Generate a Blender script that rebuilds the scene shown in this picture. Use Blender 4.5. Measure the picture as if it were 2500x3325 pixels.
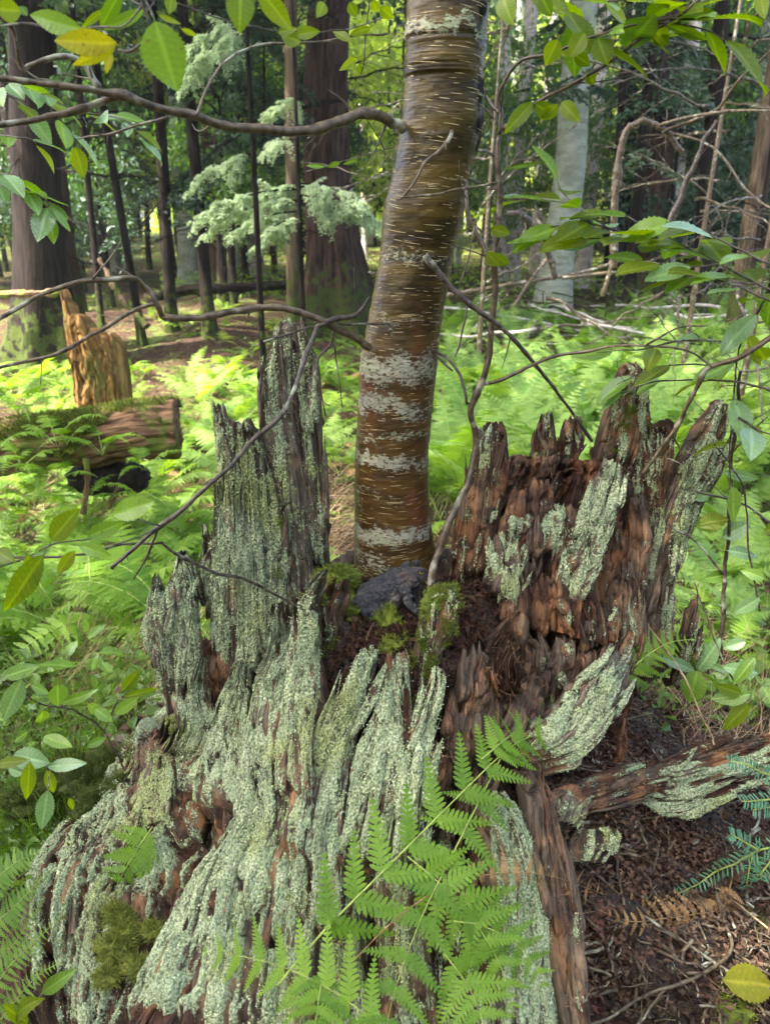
import bpy, math, random
import numpy as np
from mathutils import Vector, Matrix, noise as mnoise
rng = np.random.default_rng(7); random.seed(7)
scene = bpy.context.scene
COL = scene.collection
for o in list(bpy.data.objects): bpy.data.objects.remove(o)

# ---------------------------------------------------------------- camera, sky, sun, exposure
CAMZ = 1.25; PITCH = math.radians(21.0); FPX = 1640.0; W0, H0 = 1663.0, 2212.0
cam = bpy.data.cameras.new("camera"); camo = bpy.data.objects.new("camera", cam); COL.objects.link(camo)
camo.location = (0, 0, CAMZ); camo.rotation_euler = (math.pi/2 - PITCH, 0, 0)
cam.sensor_fit = 'VERTICAL'; cam.sensor_height = 36.0; cam.lens = 36.0*FPX/H0
cam.clip_start = 0.02; cam.clip_end = 600
cam.dof.use_dof = True; cam.dof.focus_distance = 0.98; cam.dof.aperture_fstop = 9.5
scene.camera = camo
SUN_AZ = math.radians(-118.0); SUN_EL = math.radians(54.0)      # azimuth measured from +Y towards +X
SDIR = np.array([math.sin(SUN_AZ)*math.cos(SUN_EL), math.cos(SUN_AZ)*math.cos(SUN_EL), math.sin(SUN_EL)])
world = bpy.data.worlds.new("World"); scene.world = world; world.use_nodes = True
wn = world.node_tree.nodes; wl = world.node_tree.links
sky = wn.new('ShaderNodeTexSky'); sky.sky_type = 'NISHITA'; sky.sun_disc = False
sky.sun_elevation = SUN_EL; sky.sun_rotation = SUN_AZ; sky.air_density = 0.7; sky.dust_density = 5.0; sky.ozone_density = 0.0
wn['Background'].inputs['Strength'].default_value = 0.15
wl.new(sky.outputs[0], wn['Background'].inputs['Color'])
sl = bpy.data.lights.new("sun", 'SUN'); sl.energy = 3.1; sl.angle = math.radians(0.6); sl.color = (1.0, 0.95, 0.84)
so = bpy.data.objects.new("sun", sl); COL.objects.link(so)
so.rotation_euler = Vector(SDIR).to_track_quat('Z', 'Y').to_euler(); so.location = (-6, -3, 12)
scene.view_settings.view_transform = 'Standard'; scene.view_settings.look = 'None'
scene.view_settings.exposure = 3.05; scene.view_settings.gamma = 1.0
scene.cycles.max_bounces = 7; scene.cycles.diffuse_bounces = 4; scene.cycles.transmission_bounces = 4
scene.cycles.glossy_bounces = 2; scene.cycles.sample_clamp_indirect = 6

# ---------------------------------------------------------------- maths helpers
_s, _c = math.sin(PITCH), math.cos(PITCH)
FWD = np.array([0, _c, -_s]); RIGHT = np.array([1.0, 0, 0]); UPV = np.array([0, _s, _c]); CAM = np.array([0, 0, CAMZ])
def ray(px, py): return FWD + RIGHT*((px-831.5)/FPX) + UPV*(-(py-1106.0)/FPX)
def P(px, py, Y):
    r = ray(px, py); return CAM + r*(Y/r[1])
def pxm(px, py, Y, n=1.0):            # metres spanned by n pixels at that point
    r = ray(px, py); return n*(Y/r[1])/FPX

def _hash(ix, iy, iz, seed):
    h = (ix*374761393 + iy*668265263 + iz*2147483647 + seed*1274126177) & 0xFFFFFFFF
    h = ((h ^ (h >> 13))*1274126177) & 0xFFFFFFFF
    h = ((h ^ (h >> 15))*2246822519) & 0xFFFFFFFF
    return ((h ^ (h >> 16)) & 0xFFFFFF).astype(np.float64)/float(0xFFFFFF)
def vn(p, seed=0):
    p = np.asarray(p, dtype=np.float64); i = np.floor(p).astype(np.int64); f = p-i; f = f*f*f*(f*(f*6-15)+10)
    x, y, z = i[..., 0], i[..., 1], i[..., 2]; fx, fy, fz = f[..., 0], f[..., 1], f[..., 2]
    c = [[[_hash(x+a, y+b, z+d, seed) for d in (0, 1)] for b in (0, 1)] for a in (0, 1)]
    def L(a, b, t): return a+(b-a)*t
    v = L(L(L(c[0][0][0], c[0][0][1], fz), L(c[0][1][0], c[0][1][1], fz), fy),
          L(L(c[1][0][0], c[1][0][1], fz), L(c[1][1][0], c[1][1][1], fz), fy), fx)
    return v*2-1
def fbm(p, octv=4, seed=0, gain=0.5):
    p = np.asarray(p, dtype=np.float64); a = 1.0; s = 0.0; n = 0.0
    for k in range(octv):
        s = s+a*vn(p*(2.03**k)+k*17.3, seed+k); n += a; a *= gain
    return s/n
def sm(x, a, b):
    t = np.clip((x-a)/(b-a), 0, 1); return t*t*(3-2*t)

# ---------------------------------------------------------------- terrain height
_pr = np.array([0, .13, .17, .25, .36, .48, .7, 1.0, 1.6, 2.6, 60]); _pz = np.array([.745, .74, .70, .57, .445, .385, .30, .19, .09, 0, 0])
def terrain(x, y):
    x = np.asarray(x, float); y = np.asarray(y, float)
    r = np.sqrt((x-0.02)**2 + (y-0.98)**2)
    z = np.interp(r, _pr, _pz)
    z = z + 0.34*sm(y, 5, 14) + 0.25*sm(y, 14, 40)
    d = np.stack([x, y, np.zeros_like(x)], -1)
    far = sm(r, 0.5, 3)
    z = z + far*(0.10*fbm(d*0.5, 3, 3) + 0.05*fbm(d*1.7, 2, 4))
    z = z + 0.012*fbm(d*9.0, 3, 5)*(1+far)
    z = z + 0.22*np.exp(-(((x+2.6)/1.9)**2+((y-8.0)/1.0)**2)) # low bank left, behind the log
    return z
_gt = np.geomspace(.35, 60, 420)
def G(px, py):                        # where the view ray of a pixel meets the ground
    r = ray(px, py); ts = _gt
    for _ in range(3):
        p = CAM+ts[:, None]*r; h = np.nonzero(p[:, 2] < terrain(p[:, 0], p[:, 1]))[0]; k = max(1, int(h[0])) if len(h) else len(ts)-1
        ts = np.linspace(ts[k-1], ts[k], 12)
    return CAM+r*ts[-1]
_TX, _TY = np.arange(-140, 1801, 20.0), np.arange(560, 2341, 14.0)
def _table():
    X, Y = np.meshgrid(_TX, _TY); d = FWD+RIGHT*((X-831.5)/FPX)[..., None]+UPV*(-(Y-1106)/FPX)[..., None]; T = np.full(X.shape, 60.0); on = np.ones(X.shape, bool)
    for t in np.geomspace(.35, 60, 240):
        p = CAM+d[on]*t; hit = p[:, 2] < terrain(p[:, 0], p[:, 1]); ii = np.argwhere(on); T[tuple(ii[hit].T)] = t; on[tuple(ii[hit].T)] = False
    return T*d[..., 1]
_TAB = None
def GT(px, py):                       # quick table version of G for thousands of points
    global _TAB
    if _TAB is None: _TAB = _table()
    fx = np.clip((np.asarray(px, float)-_TX[0])/20, 0, len(_TX)-1.001); fy = np.clip((np.asarray(py, float)-_TY[0])/14, 0, len(_TY)-1.001); i = fy.astype(int); j = fx.astype(int); u = fx-j; v = fy-i
    Y = (_TAB[i, j]*(1-u)+_TAB[i, j+1]*u)*(1-v)+(_TAB[i+1, j]*(1-u)+_TAB[i+1, j+1]*u)*v
    a = (np.asarray(px)-831.5)/FPX; b = -(np.asarray(py)-1106)/FPX; x = a*Y/(FWD[1]+UPV[1]*b); return np.stack([x, Y, terrain(x, Y)], -1)
def GY(px, py): return G(px, py)[1]

# ---------------------------------------------------------------- object helpers
def tag(o, label=None, cat=None, group=None, kind=None):
    if label: o['label'] = label
    if cat: o['category'] = cat
    if group: o['group'] = group
    if kind: o['kind'] = kind
    return o
def empty(name, loc=(0, 0, 0), label=None, cat=None, group=None, kind=None, parent=None):
    o = bpy.data.objects.new(name, None); COL.objects.link(o); o.location = tuple(loc); o.empty_display_size = .05
    if parent: o.parent = parent
    return tag(o, label, cat, group, kind)
class MB:
    """collects quads/tris with per-vertex data and links them as one mesh object"""
    def __init__(s): s.V = []; s.Q = []; s.T = []; s.n = 0; s.A = []; s.UV = []; s.QM = []; s.TM = []
    def add(s, V, Q=None, T=None, A=None, UV=None, mat=0):
        V = np.asarray(V, float).reshape(-1, 3); k = len(V)
        s.V.append(V)
        if Q is not None and len(Q): s.Q.append(np.asarray(Q, np.int64)+s.n); s.QM.append(np.full(len(Q), mat))
        if T is not None and len(T): s.T.append(np.asarray(T, np.int64)+s.n); s.TM.append(np.full(len(T), mat))
        if A is None: A = np.zeros((k, 4))
        A = np.asarray(A, float)
        if A.ndim == 1: A = np.tile(A, (k, 1))
        if A.shape[1] < 4: A = np.hstack([A, np.zeros((k, 4-A.shape[1]))])
        s.A.append(A)
        s.UV.append(np.zeros((k, 2)) if UV is None else np.asarray(UV, float)); s.n += k; return s
    def mesh(s, name, mats, smooth=True, origin=None):
        V = np.concatenate(s.V); A = np.concatenate(s.A); UV = np.concatenate(s.UV)
        if origin is not None: V = V-np.asarray(origin)
        Q = np.concatenate(s.Q) if s.Q else np.zeros((0, 4), np.int64); T = np.concatenate(s.T) if s.T else np.zeros((0, 3), np.int64)
        m = bpy.data.meshes.new(name); nq, nt = len(Q), len(T)
        m.vertices.add(len(V)); m.vertices.foreach_set('co', V.astype(np.float32).ravel())
        li = np.concatenate([Q.ravel(), T.ravel()]); m.loops.add(len(li)); m.loops.foreach_set('vertex_index', li.astype(np.int32))
        m.polygons.add(nq+nt)
        m.polygons.foreach_set('loop_start', np.concatenate([np.arange(nq)*4, nq*4+np.arange(nt)*3]).astype(np.int32))
        m.polygons.foreach_set('loop_total', np.concatenate([np.full(nq, 4), np.full(nt, 3)]).astype(np.int32))
        mi = np.concatenate([np.concatenate(s.QM) if s.QM else np.zeros(0), np.concatenate(s.TM) if s.TM else np.zeros(0)])
        if not isinstance(mats, (list, tuple)): mats = [mats]
        for q in mats: m.materials.append(q)
        m.polygons.foreach_set('material_index', mi.astype(np.int32))
        m.polygons.foreach_set('use_smooth', np.full(nq+nt, smooth))
        a = m.attributes.new('mask', 'FLOAT_COLOR', 'POINT'); a.data.foreach_set('color', A.astype(np.float32).ravel())
        uv = m.uv_layers.new(name='UVMap'); uv.data.foreach_set('uv', UV[li].astype(np.float32).ravel())
        m.update(calc_edges=True); return m
    def build(s, name, mats, parent=None, smooth=True, origin=None):
        if parent is not None and origin is None: origin = world_loc(parent)
        m = s.mesh(name, mats, smooth, origin)
        o = bpy.data.objects.new(name, m); COL.objects.link(o)
        if parent is not None: o.parent = parent
        elif origin is not None: o.location = tuple(origin)
        return o
def world_loc(o):
    l = np.array(o.location)
    while o.parent: o = o.parent; l = l+np.array(o.location)
    return l
def inst(src, parent=None, loc=(0, 0, 0), rot=(0, 0, 0), scale=1.0, name=None):
    o = bpy.data.objects.new(name or src.name, src); COL.objects.link(o)
    o.location = tuple(loc); o.rotation_euler = rot; o.scale = (scale,)*3 if np.isscalar(scale) else scale
    if parent is not None: o.parent = parent
    return o

def cr(pts, n):                       # Catmull-Rom resample of rows
    p = np.asarray(pts, float); m = len(p)
    if m == 2: t = np.linspace(0, 1, n)[:, None]; return p[0]*(1-t)+p[1]*t
    q = np.vstack([2*p[0]-p[1], p, 2*p[-1]-p[-2]])
    t = np.linspace(0, m-1, n); i = np.clip(t.astype(int), 0, m-2); f = (t-i)[:, None]
    a, b, c, d = q[i], q[i+1], q[i+2], q[i+3]
    return .5*((2*b)+(c-a)*f+(2*a-5*b+4*c-d)*f*f+(3*b-a-3*c+d)*f*f*f)
def nrm(v): v = np.asarray(v, float); return v/np.maximum(np.linalg.norm(v, axis=-1, keepdims=True), 1e-9)
def frames(C):
    T = nrm(np.gradient(C, axis=0)); N = np.zeros_like(T)
    a = np.array([0, 0, 1.0]) if abs(T[0, 2]) < .8 else np.array([0, 1.0, 0])
    n = nrm(np.cross(T[0], a)); 
    for i in range(len(T)):
        n = n-T[i]*np.dot(n, T[i]); n = n/max(np.linalg.norm(n), 1e-9); N[i] = n
    return T, N, np.cross(T, N)
def tube(mb, C, R, ns=8, A=None, rough=0.0, rs=60.0, seed=0, mat=0, uvs=True):
    C = np.asarray(C, float); n = len(C); R = np.broadcast_to(np.asarray(R, float), (n,))
    T, N, B = frames(C); th = np.linspace(0, 2*np.pi, ns, endpoint=False)
    d = N[:, None]*np.cos(th)[None, :, None]+B[:, None]*np.sin(th)[None, :, None]
    V = C[:, None]+d*R[:, None, None]
    if rough: V = V+d*(rough*fbm(V*rs, 3, seed)*(R/R.max())[:, None])[..., None]
    i = np.arange(n-1)[:, None]*ns; j = np.arange(ns)[None]; k = (j+1) % ns
    Q = np.stack([i+j, i+k, i+ns+k, i+ns+j], -1).reshape(-1, 4)
    V = V.reshape(-1, 3); L = np.concatenate([[0], np.cumsum(np.linalg.norm(np.diff(C, axis=0), axis=1))])
    UV = np.stack([np.tile(th, n)*R.mean(), np.repeat(L, ns)], -1)
    V = np.vstack([V, C[0], C[-1]]); UV = np.vstack([UV, [0, 0], [0, L[-1]]])
    jj = np.arange(ns); kk = (jj+1) % ns
    Tt = np.vstack([np.stack([np.full(ns, n*ns), kk, jj], -1), np.stack([np.full(ns, n*ns+1), (n-1)*ns+jj, (n-1)*ns+kk], -1)])
    mb.add(V, Q, Tt, A=A, UV=UV, mat=mat); return mb
def clampY(px, py, Y, k=.035):         # things lying on the soil at the lower right rest on its surface
    return min(Y, GY(px, py)-k) if (px > 1180 and py > 1700) else Y
def pathP(pts): return np.array([P(p[0], p[1], clampY(*p)) for p in pts])

# ---------------------------------------------------------------- materials
class NT:
    def __init__(s, name):
        s.m = bpy.data.materials.new(name); s.m.use_nodes = True; s.t = s.m.node_tree; s.t.nodes.clear()
        s.out = s.t.nodes.new('ShaderNodeOutputMaterial')
    def n(s, typ, ins=None, **kw):
        nd = s.t.nodes.new(typ)
        for k, v in kw.items(): setattr(nd, k, v)
        for k, v in (ins or {}).items():
            i = nd.inputs[k]
            if hasattr(v, 'is_output') or isinstance(v, bpy.types.NodeSocket): s.t.links.new(v, i)
            else: i.default_value = v
        return nd
    def mix(s, f, a, b, blend='MIX'):
        nd = s.t.nodes.new('ShaderNodeMix'); nd.data_type = 'RGBA'; nd.blend_type = blend
        for i, v in ((0, f), (6, a), (7, b)):
            if isinstance(v, bpy.types.NodeSocket): s.t.links.new(v, nd.inputs[i])
            else: nd.inputs[i].default_value = (v if np.isscalar(v) else (tuple(v)+(1,) if len(v) == 3 else v))
        return nd.outputs[2]
    def math(s, op, a, b=0.0, c=0.0, clamp=False):
        nd = s.t.nodes.new('ShaderNodeMath'); nd.operation = op; nd.use_clamp = clamp
        for i, v in enumerate((a, b, c)):
            if isinstance(v, bpy.types.NodeSocket): s.t.links.new(v, nd.inputs[i])
            else: nd.inputs[i].default_value = v
        return nd.outputs[0]
    def ramp(s, f, a, b, lo=0.0, hi=1.0):
        nd = s.n('ShaderNodeMapRange', {0: f, 1: a, 2: b, 3: lo, 4: hi}, interpolation_type='SMOOTHSTEP'); return nd.outputs[0]
    def noise(s, vec, scale, detail=3, rough=.55):
        return s.n('ShaderNodeTexNoise', {'Vector': vec, 'Scale': scale, 'Detail': detail, 'Roughness': rough}).outputs[0]
    def voro(s, vec, scale, out=0, feature='F1'):
        return s.n('ShaderNodeTexVoronoi', {'Vector': vec, 'Scale': scale}, feature=feature).outputs[out]
    def map(s, vec, sc): return s.n('ShaderNodeMapping', {'Vector': vec, 'Scale': sc}).outputs[0]
    def obj(s): return s.n('ShaderNodeNewGeometry').outputs['Position']
    def uv(s): return s.n('ShaderNodeUVMap').outputs[0]
    def mask(s):
        a = s.n('ShaderNodeAttribute', attribute_name='mask'); sp = s.n('ShaderNodeSeparateColor', {0: a.outputs['Color']})
        return sp.outputs[0], sp.outputs[1], sp.outputs[2], a.outputs['Alpha']
    def bump(s, h, st=.5, dist=.002, normal=None):
        ins = {'Height': h, 'Strength': st, 'Distance': dist}
        if normal is not None: ins['Normal'] = normal
        return s.n('ShaderNodeBump', ins).outputs[0]
    def bsdf(s, color, rough=.8, normal=None, spec=.5, **kw):
        ins = {'Base Color': color if isinstance(color, bpy.types.NodeSocket) else tuple(color)+(1,), 'Roughness': rough, 'Specular IOR Level': spec}
        if normal is not None: ins['Normal'] = normal
        ins.update(kw)
        return s.n('ShaderNodeBsdfPrincipled', ins).outputs[0]
    def done(s, sh): s.t.links.new(sh, s.out.inputs[0]); return s.m

def mat_leaf(name, c1, c2, c3=None, trans=.45, rough=.42, spec=.5, vein=True, tcol=None):
    n = NT(name); r, g, b, a = n.mask(); oi = n.n('ShaderNodeObjectInfo').outputs['Random']
    pos = n.obj()
    f = n.math('ADD', n.math('MULTIPLY', oi, .5), n.math('MULTIPLY', r, .5))
    f = n.math('ADD', f, n.math('MULTIPLY', n.math('SUBTRACT', n.noise(pos, 60.0, 2), .5), .5), clamp=True)
    col = n.mix(f, c1, c2)
    if c3 is not None: col = n.mix(n.ramp(n.noise(pos, 45.0, 3), .60, .72), col, c3)
    if vein: col = n.mix(n.math('MULTIPLY', b, .45), col, tuple(min(1, x*1.7+.03) for x in c2))
    if vein: col = n.mix(n.math('MULTIPLY', n.ramp(n.noise(pos, 230.0, 3, .6), .66, .72), .8), col, (.16, .09, .03))
    sp = n.noise(pos, 420.0, 2)
    nb = n.bump(sp, .25, .0006)
    pb = n.bsdf(col, rough, nb, spec)
    tc = n.mix(1.0, col, tcol or (1.0, 1.0, .45), 'MULTIPLY')
    tc = n.n('ShaderNodeHueSaturation', {'Value': 1.7, 'Saturation': 1.1, 'Color': tc}).outputs[0]
    tr = n.n('ShaderNodeBsdfTranslucent', {'Color': tc}).outputs[0]
    ms = n.n('ShaderNodeMixShader', {0: trans, 1: pb, 2: tr}).outputs[0]
    return n.done(ms)

def mat_wood():
    """rotten stump wood: mask R lichen, G moss, B 0 red-brown .. 1 silver grey, alpha = rib height"""
    n = NT('rotten_wood'); lr, mo, gr, rib = n.mask(); pos = n.obj(); uv = n.uv()
    grain = n.noise(n.map(uv, (300, 14, 1)), 1.0, 6, .72); grain2 = n.noise(n.map(uv, (70, 6, 1)), 1.0, 4, .6)
    blot = n.noise(pos, 22.0, 4, .6); fine = n.noise(pos, 330.0, 3, .7)
    red = n.mix(n.ramp(grain, .35, .68), (.006, .003, .002), (.13, .048, .024))
    red = n.mix(n.ramp(blot, .46, .62), red, n.mix(n.ramp(grain2, .3, .7), (.04, .015, .008), (.44, .20, .085)))
    grey = n.mix(n.ramp(grain, .3, .68), (.028, .020, .014), (.28, .235, .18))
    grey = n.mix(n.ramp(blot, .5, .66), grey, n.mix(grain2, (.08, .05, .03), (.42, .33, .24)))
    wood = n.mix(gr, red, grey)
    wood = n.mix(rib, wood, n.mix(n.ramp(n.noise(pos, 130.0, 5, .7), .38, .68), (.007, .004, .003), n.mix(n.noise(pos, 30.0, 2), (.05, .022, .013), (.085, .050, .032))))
    v1 = n.voro(pos, 330.0); vc = n.voro(pos, 330.0, 1); v2 = n.voro(pos, 150.0)
    lcol = n.mix(n.n('ShaderNodeSeparateColor', {0: vc}).outputs[0], (.36, .43, .24), (.70, .77, .49))
    lcol = n.mix(n.ramp(n.noise(pos, 13.0, 3), .42, .68), lcol, (.44, .52, .33))
    lcol = n.mix(n.ramp(n.noise(pos, 8.0, 4), .52, .66), lcol, (.42, .46, .20))
    lcol = n.mix(n.ramp(v1, .45, .9), lcol, (.20, .24, .15))
    brk = n.math('ADD', n.math('MULTIPLY', n.math('SUBTRACT', n.noise(pos, 95.0, 5, .75), .5), 1.7), n.math('MULTIPLY', n.math('SUBTRACT', fine, .5), .9))
    lm = n.ramp(n.math('ADD', lr, brk), .40, .60)
    mcol = n.mix(n.noise(pos, 150.0, 3, .7), (.030, .045, .008), (.19, .23, .035))
    mm = n.ramp(n.math('ADD', mo, n.math('MULTIPLY', brk, .8)), .42, .62)
    col = n.mix(lm, wood, lcol); col = n.mix(mm, col, mcol)
    h = n.math('ADD', n.math('MULTIPLY', grain, .8), n.math('MULTIPLY', fine, .35))
    hl = n.math('SUBTRACT', 1.6, n.math('ADD', n.math('MULTIPLY', v1, 1.0), n.math('MULTIPLY', v2, .5)))
    hh = n.n('ShaderNodeMix', {0: n.math('MAXIMUM', lm, mm), 2: h, 3: hl}).outputs[0]
    nb = n.bump(hh, 1.0, .0045)
    rough = n.ramp(lm, 0, 1, .62, .95)
    return n.done(n.bsdf(col, rough, nb, .35))
def mat_lichen():
    n = NT('lichen'); r, g, b, a = n.mask(); pos = n.obj()
    c = n.mix(r, (.42, .49, .28), (.74, .80, .52)); c = n.mix(n.ramp(n.noise(pos, 13.0, 3), .42, .68), c, (.48, .56, .36))
    c = n.mix(n.ramp(n.noise(pos, 8.0, 4), .57, .70), c, (.54, .60, .30))
    pb = n.bsdf(c, .9, n.bump(n.noise(pos, 700.0, 2), .4, .001), .2)
    return n.done(pb)
def mat_moss(name='moss', c1=(.035, .06, .008), c2=(.24, .30, .04), c3=(.35, .38, .06)):
    n = NT(name); r, g, b, a = n.mask(); pos = n.obj()
    c = n.mix(n.math('ADD', n.math('MULTIPLY', r, .7), n.math('MULTIPLY', n.noise(pos, 60.0, 4), .4), clamp=True), c1, c2)
    c = n.mix(n.ramp(n.noise(pos, 11.0, 3), .52, .68), c, n.mix(r, c2, c3))
    return n.done(n.bsdf(c, .8, n.bump(n.noise(pos, 500.0, 3, .7), .8, .003), .25))
def mat_bark(name, c1, c2, sc=(38, 5), moss=0.0, mossz=1.0, bump=.012, blotch=None, rough=.85, blotch_t=(.55, .62)):
    n = NT(name); pos = n.obj(); uv = n.uv()
    g = n.noise(n.map(uv, (sc[0], sc[1], 1)), 1.0, 5, .65); c = n.mix(n.ramp(g, .32, .68), c1, c2)
    if blotch is not None: c = n.mix(n.ramp(n.noise(n.map(pos, (9, 9, 5)), 1.0, 4, .65), *blotch_t), c, blotch)
    if moss > 0:
        z = n.n('ShaderNodeSeparateXYZ', {0: pos}).outputs[2]
        f = n.math('ADD', n.math('MULTIPLY', n.noise(pos, 14.0, 4), 1.0), n.ramp(z, mossz*.4, mossz*1.6, .15, -.25))
        c = n.mix(n.ramp(f, .52, .64), c, n.mix(n.noise(pos, 70.0, 2), (.015, .022, .005), (.075, .10, .02)))
    return n.done(n.bsdf(c, rough, n.bump(g, .8, bump), .12))
def mat_birch():
    n = NT('birch_bark'); r, g, b, a = n.mask(); uv = n.uv(); pos = n.obj()
    band = n.noise(n.map(uv, (10, 55, 1)), 1.0, 4, .6); fine = n.noise(n.map(uv, (40, 420, 1)), 1.0, 3, .6)
    c = n.mix(n.ramp(band, .3, .7), (.017, .009, .003), (.098, .049, .009)); c = n.mix(n.math('MULTIPLY', fine, .5), c, (.10, .05, .015))
    zz = n.n('ShaderNodeSeparateXYZ', {0: pos}).outputs[2]; hi = n.ramp(n.math('ADD', zz, n.math('MULTIPLY', n.noise(pos, 9.0, 3), .25)), 1.10, 1.36)
    c = n.mix(hi, c, n.mix(n.ramp(band, .3, .7), (.012, .008, .002), (.098, .062, .009)))
    c = n.mix(n.math('MULTIPLY', n.ramp(n.noise(n.map(pos, (14, 14, 9)), 1.0, 3), .55, .72), n.math('SUBTRACT', 1.0, hi)), c, (.13, .042, .018))
    brk = n.math('MULTIPLY', n.math('SUBTRACT', n.noise(n.map(uv, (130, 260, 1)), 1.0, 5, .75), .5), 1.9)
    lm = n.ramp(n.math('ADD', r, brk), .42, .62)
    lc = n.mix(n.noise(pos, 300.0, 3), (.20, .20, .14), (.50, .48, .38)); lc = n.mix(n.ramp(n.noise(pos, 16.0, 2), .45, .65), lc, (.34, .38, .24))
    c = n.mix(lm, c, lc); c = n.mix(n.ramp(n.math('ADD', g, n.math('MULTIPLY', brk, .6)), .45, .7), c, (.006, .005, .004))  # black mask colours the scars and the painted shade on the right side
    ml = n.ramp(n.math('ADD', b, n.math('MULTIPLY', brk, .6)), .45, .65); c = n.mix(ml, c, (.10, .13, .04))
    hh = n.math('ADD', n.math('MULTIPLY', fine, .6), n.math('MULTIPLY', lm, n.noise(pos, 400.0, 3)))
    rg = n.ramp(lm, 0, 1, .36, .7)
    dk = n.ramp(g, .3, .7); rg = n.math('MAXIMUM', rg, n.math('MULTIPLY', dk, .75)); return n.done(n.bsdf(c, rg, n.bump(hh, .8, .0016), n.math('SUBTRACT', .36, n.math('MULTIPLY', dk, .3))))
def mat_simple(name, c1, c2, scale=80.0, rough=.7, bump=.3, dist=.002, spec=.4, stretch=(1, 1, 1), trans=0, c3=None):
    n = NT(name); r, g, b, a = n.mask(); pos = n.obj(); oi = n.n('ShaderNodeObjectInfo').outputs['Random']
    t = n.noise(n.map(pos, stretch), scale, 4, .6)
    f = n.math('ADD', n.ramp(t, .3, .7), n.math('MULTIPLY', n.math('SUBTRACT', r, .4), .7), clamp=True)
    c = n.mix(f, c1, c2)
    if c3 is not None: c = n.mix(n.ramp(n.math('ADD', n.noise(pos, scale*.25, 3), n.math('MULTIPLY', b, .2)), .55, .68), c, c3)
    s = n.bsdf(c, rough, n.bump(t, bump, dist), spec)
    if trans:
        tr = n.n('ShaderNodeBsdfTranslucent', {'Color': c}).outputs[0]; s = n.n('ShaderNodeMixShader', {0: trans, 1: s, 2: tr}).outputs[0]
    return n.done(s)
def mat_ground():
    n = NT('forest_floor'); pos = n.obj(); r, g, b, a = n.mask()
    t = n.noise(pos, 18.0, 6, .7); t2 = n.noise(pos, 2.2, 4, .6); v = n.voro(pos, 70.0, 1)
    c = n.mix(n.ramp(t, .35, .68), (.012, .007, .005), (.085, .045, .028))
    c = n.mix(n.math('MULTIPLY', n.n('ShaderNodeSeparateColor', {0: v}).outputs[0], .4), c, (.17, .10, .06))
    gm = n.ramp(n.math('ADD', n.math('ADD', t2, n.math('MULTIPLY', n.math('SUBTRACT', t, .5), .8)), g), .56, .70)
    gc = n.mix(n.noise(pos, 40.0, 4), (.035, .05, .012), (.16, .21, .04))
    c = n.mix(gm, c, gc)
    return n.done(n.bsdf(c, .9, n.bump(n.math('ADD', t, n.noise(pos, 160.0, 3)), .9, .01), .2))

M_wood = mat_wood(); M_lichen = mat_lichen(); M_moss = mat_moss(); M_mossdk = mat_moss('dark_moss', (.02, .03, .005), (.10, .13, .02), (.16, .19, .03))
M_birch = mat_birch(); M_ground = mat_ground()
M_lent = mat_simple('lenticel', (.24, .17, .07), (.52, .42, .24), 300, .6, .3)
M_twig = mat_simple('twig_bark', (.020, .013, .010), (.10, .072, .055), 130, .45, .5, .001, .5, c3=(.26, .27, .20))
M_branch = mat_simple('branch_bark', (.038, .025, .014), (.17, .125, .075), 110, .42, .5, .001, .5, c3=(.34, .34, .26))
M_sapl = mat_simple('sapling_bark', (.025, .016, .010), (.11, .075, .045), 120, .35, .4, .001, .6, c3=(.25, .23, .17))
M_leafY = mat_leaf('birch_leaf_backlit', (.10, .17, .012), (.21, .27, .02), trans=.62)
M_leafYel = mat_leaf('yellowing_leaf', (.24, .27, .02), (.38, .34, .03), (.30, .17, .03), trans=.6)
M_leafG = mat_leaf('green_leaf', (.10, .20, .03), (.22, .36, .06), trans=.35, rough=.3, spec=.7)
M_leafB = mat_leaf('glossy_leaf', (.10, .19, .08), (.24, .38, .18), trans=.3, rough=.25, spec=.8)
M_fern = mat_leaf('fern_green', (.08, .19, .018), (.26, .42, .045), trans=.42, rough=.5, spec=.35)
M_fernfar = mat_leaf('fern_field_green', (.08, .20, .04), (.36, .50, .14), trans=.45, rough=.55, spec=.3)
M_fernyel = mat_leaf('fern_pale_yellow', (.30, .38, .05), (.42, .48, .10), trans=.45, rough=.55, spec=.3)
M_rachis = mat_simple('fern_stalk', (.18, .25, .05), (.36, .45, .10), 80, .5)
M_deadfern = mat_simple('dead_frond', (.16, .08, .03), (.42, .26, .12), 90, .8, trans=.2)
M_hem = mat_leaf('hemlock_needles', (.018, .046, .030), (.065, .12, .075), trans=.3, rough=.5, vein=False)
M_hempale = mat_leaf('hemlock_spray_sunlit_tint', (.32, .42, .27), (.54, .63, .45), trans=.25, rough=.45, vein=False, tcol=(1, 1, .85))  # sunlit look of the sprays put into a paler needle colour
M_needle = mat_leaf('hemlock_twig_needles', (.05, .16, .09), (.14, .32, .20), trans=.25, rough=.35, vein=False)
M_dec = mat_leaf('understory_leaves', (.20, .28, .09), (.56, .64, .28), trans=.6, rough=.5, vein=False)
M_decdk = mat_leaf('understory_leaves_deep', (.045, .11, .035), (.12, .22, .06), trans=.5, rough=.5, vein=False)
M_cover = mat_leaf('ground_cover_leaves', (.04, .10, .015), (.16, .26, .04), trans=.4, rough=.45, vein=False)
M_litter = mat_simple('leaf_litter', (.016, .009, .006), (.13, .075, .045), 40, .6, .4, c3=(.13, .05, .035))
M_crumb = mat_simple('rotten_wood_crumbs', (.008, .004, .003), (.095, .040, .022), 60, .8, .4, c3=(.045, .02, .014))
M_straw = mat_simple('dry_straw', (.26, .16, .08), (.62, .46, .27), 30, .7, .2)
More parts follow.
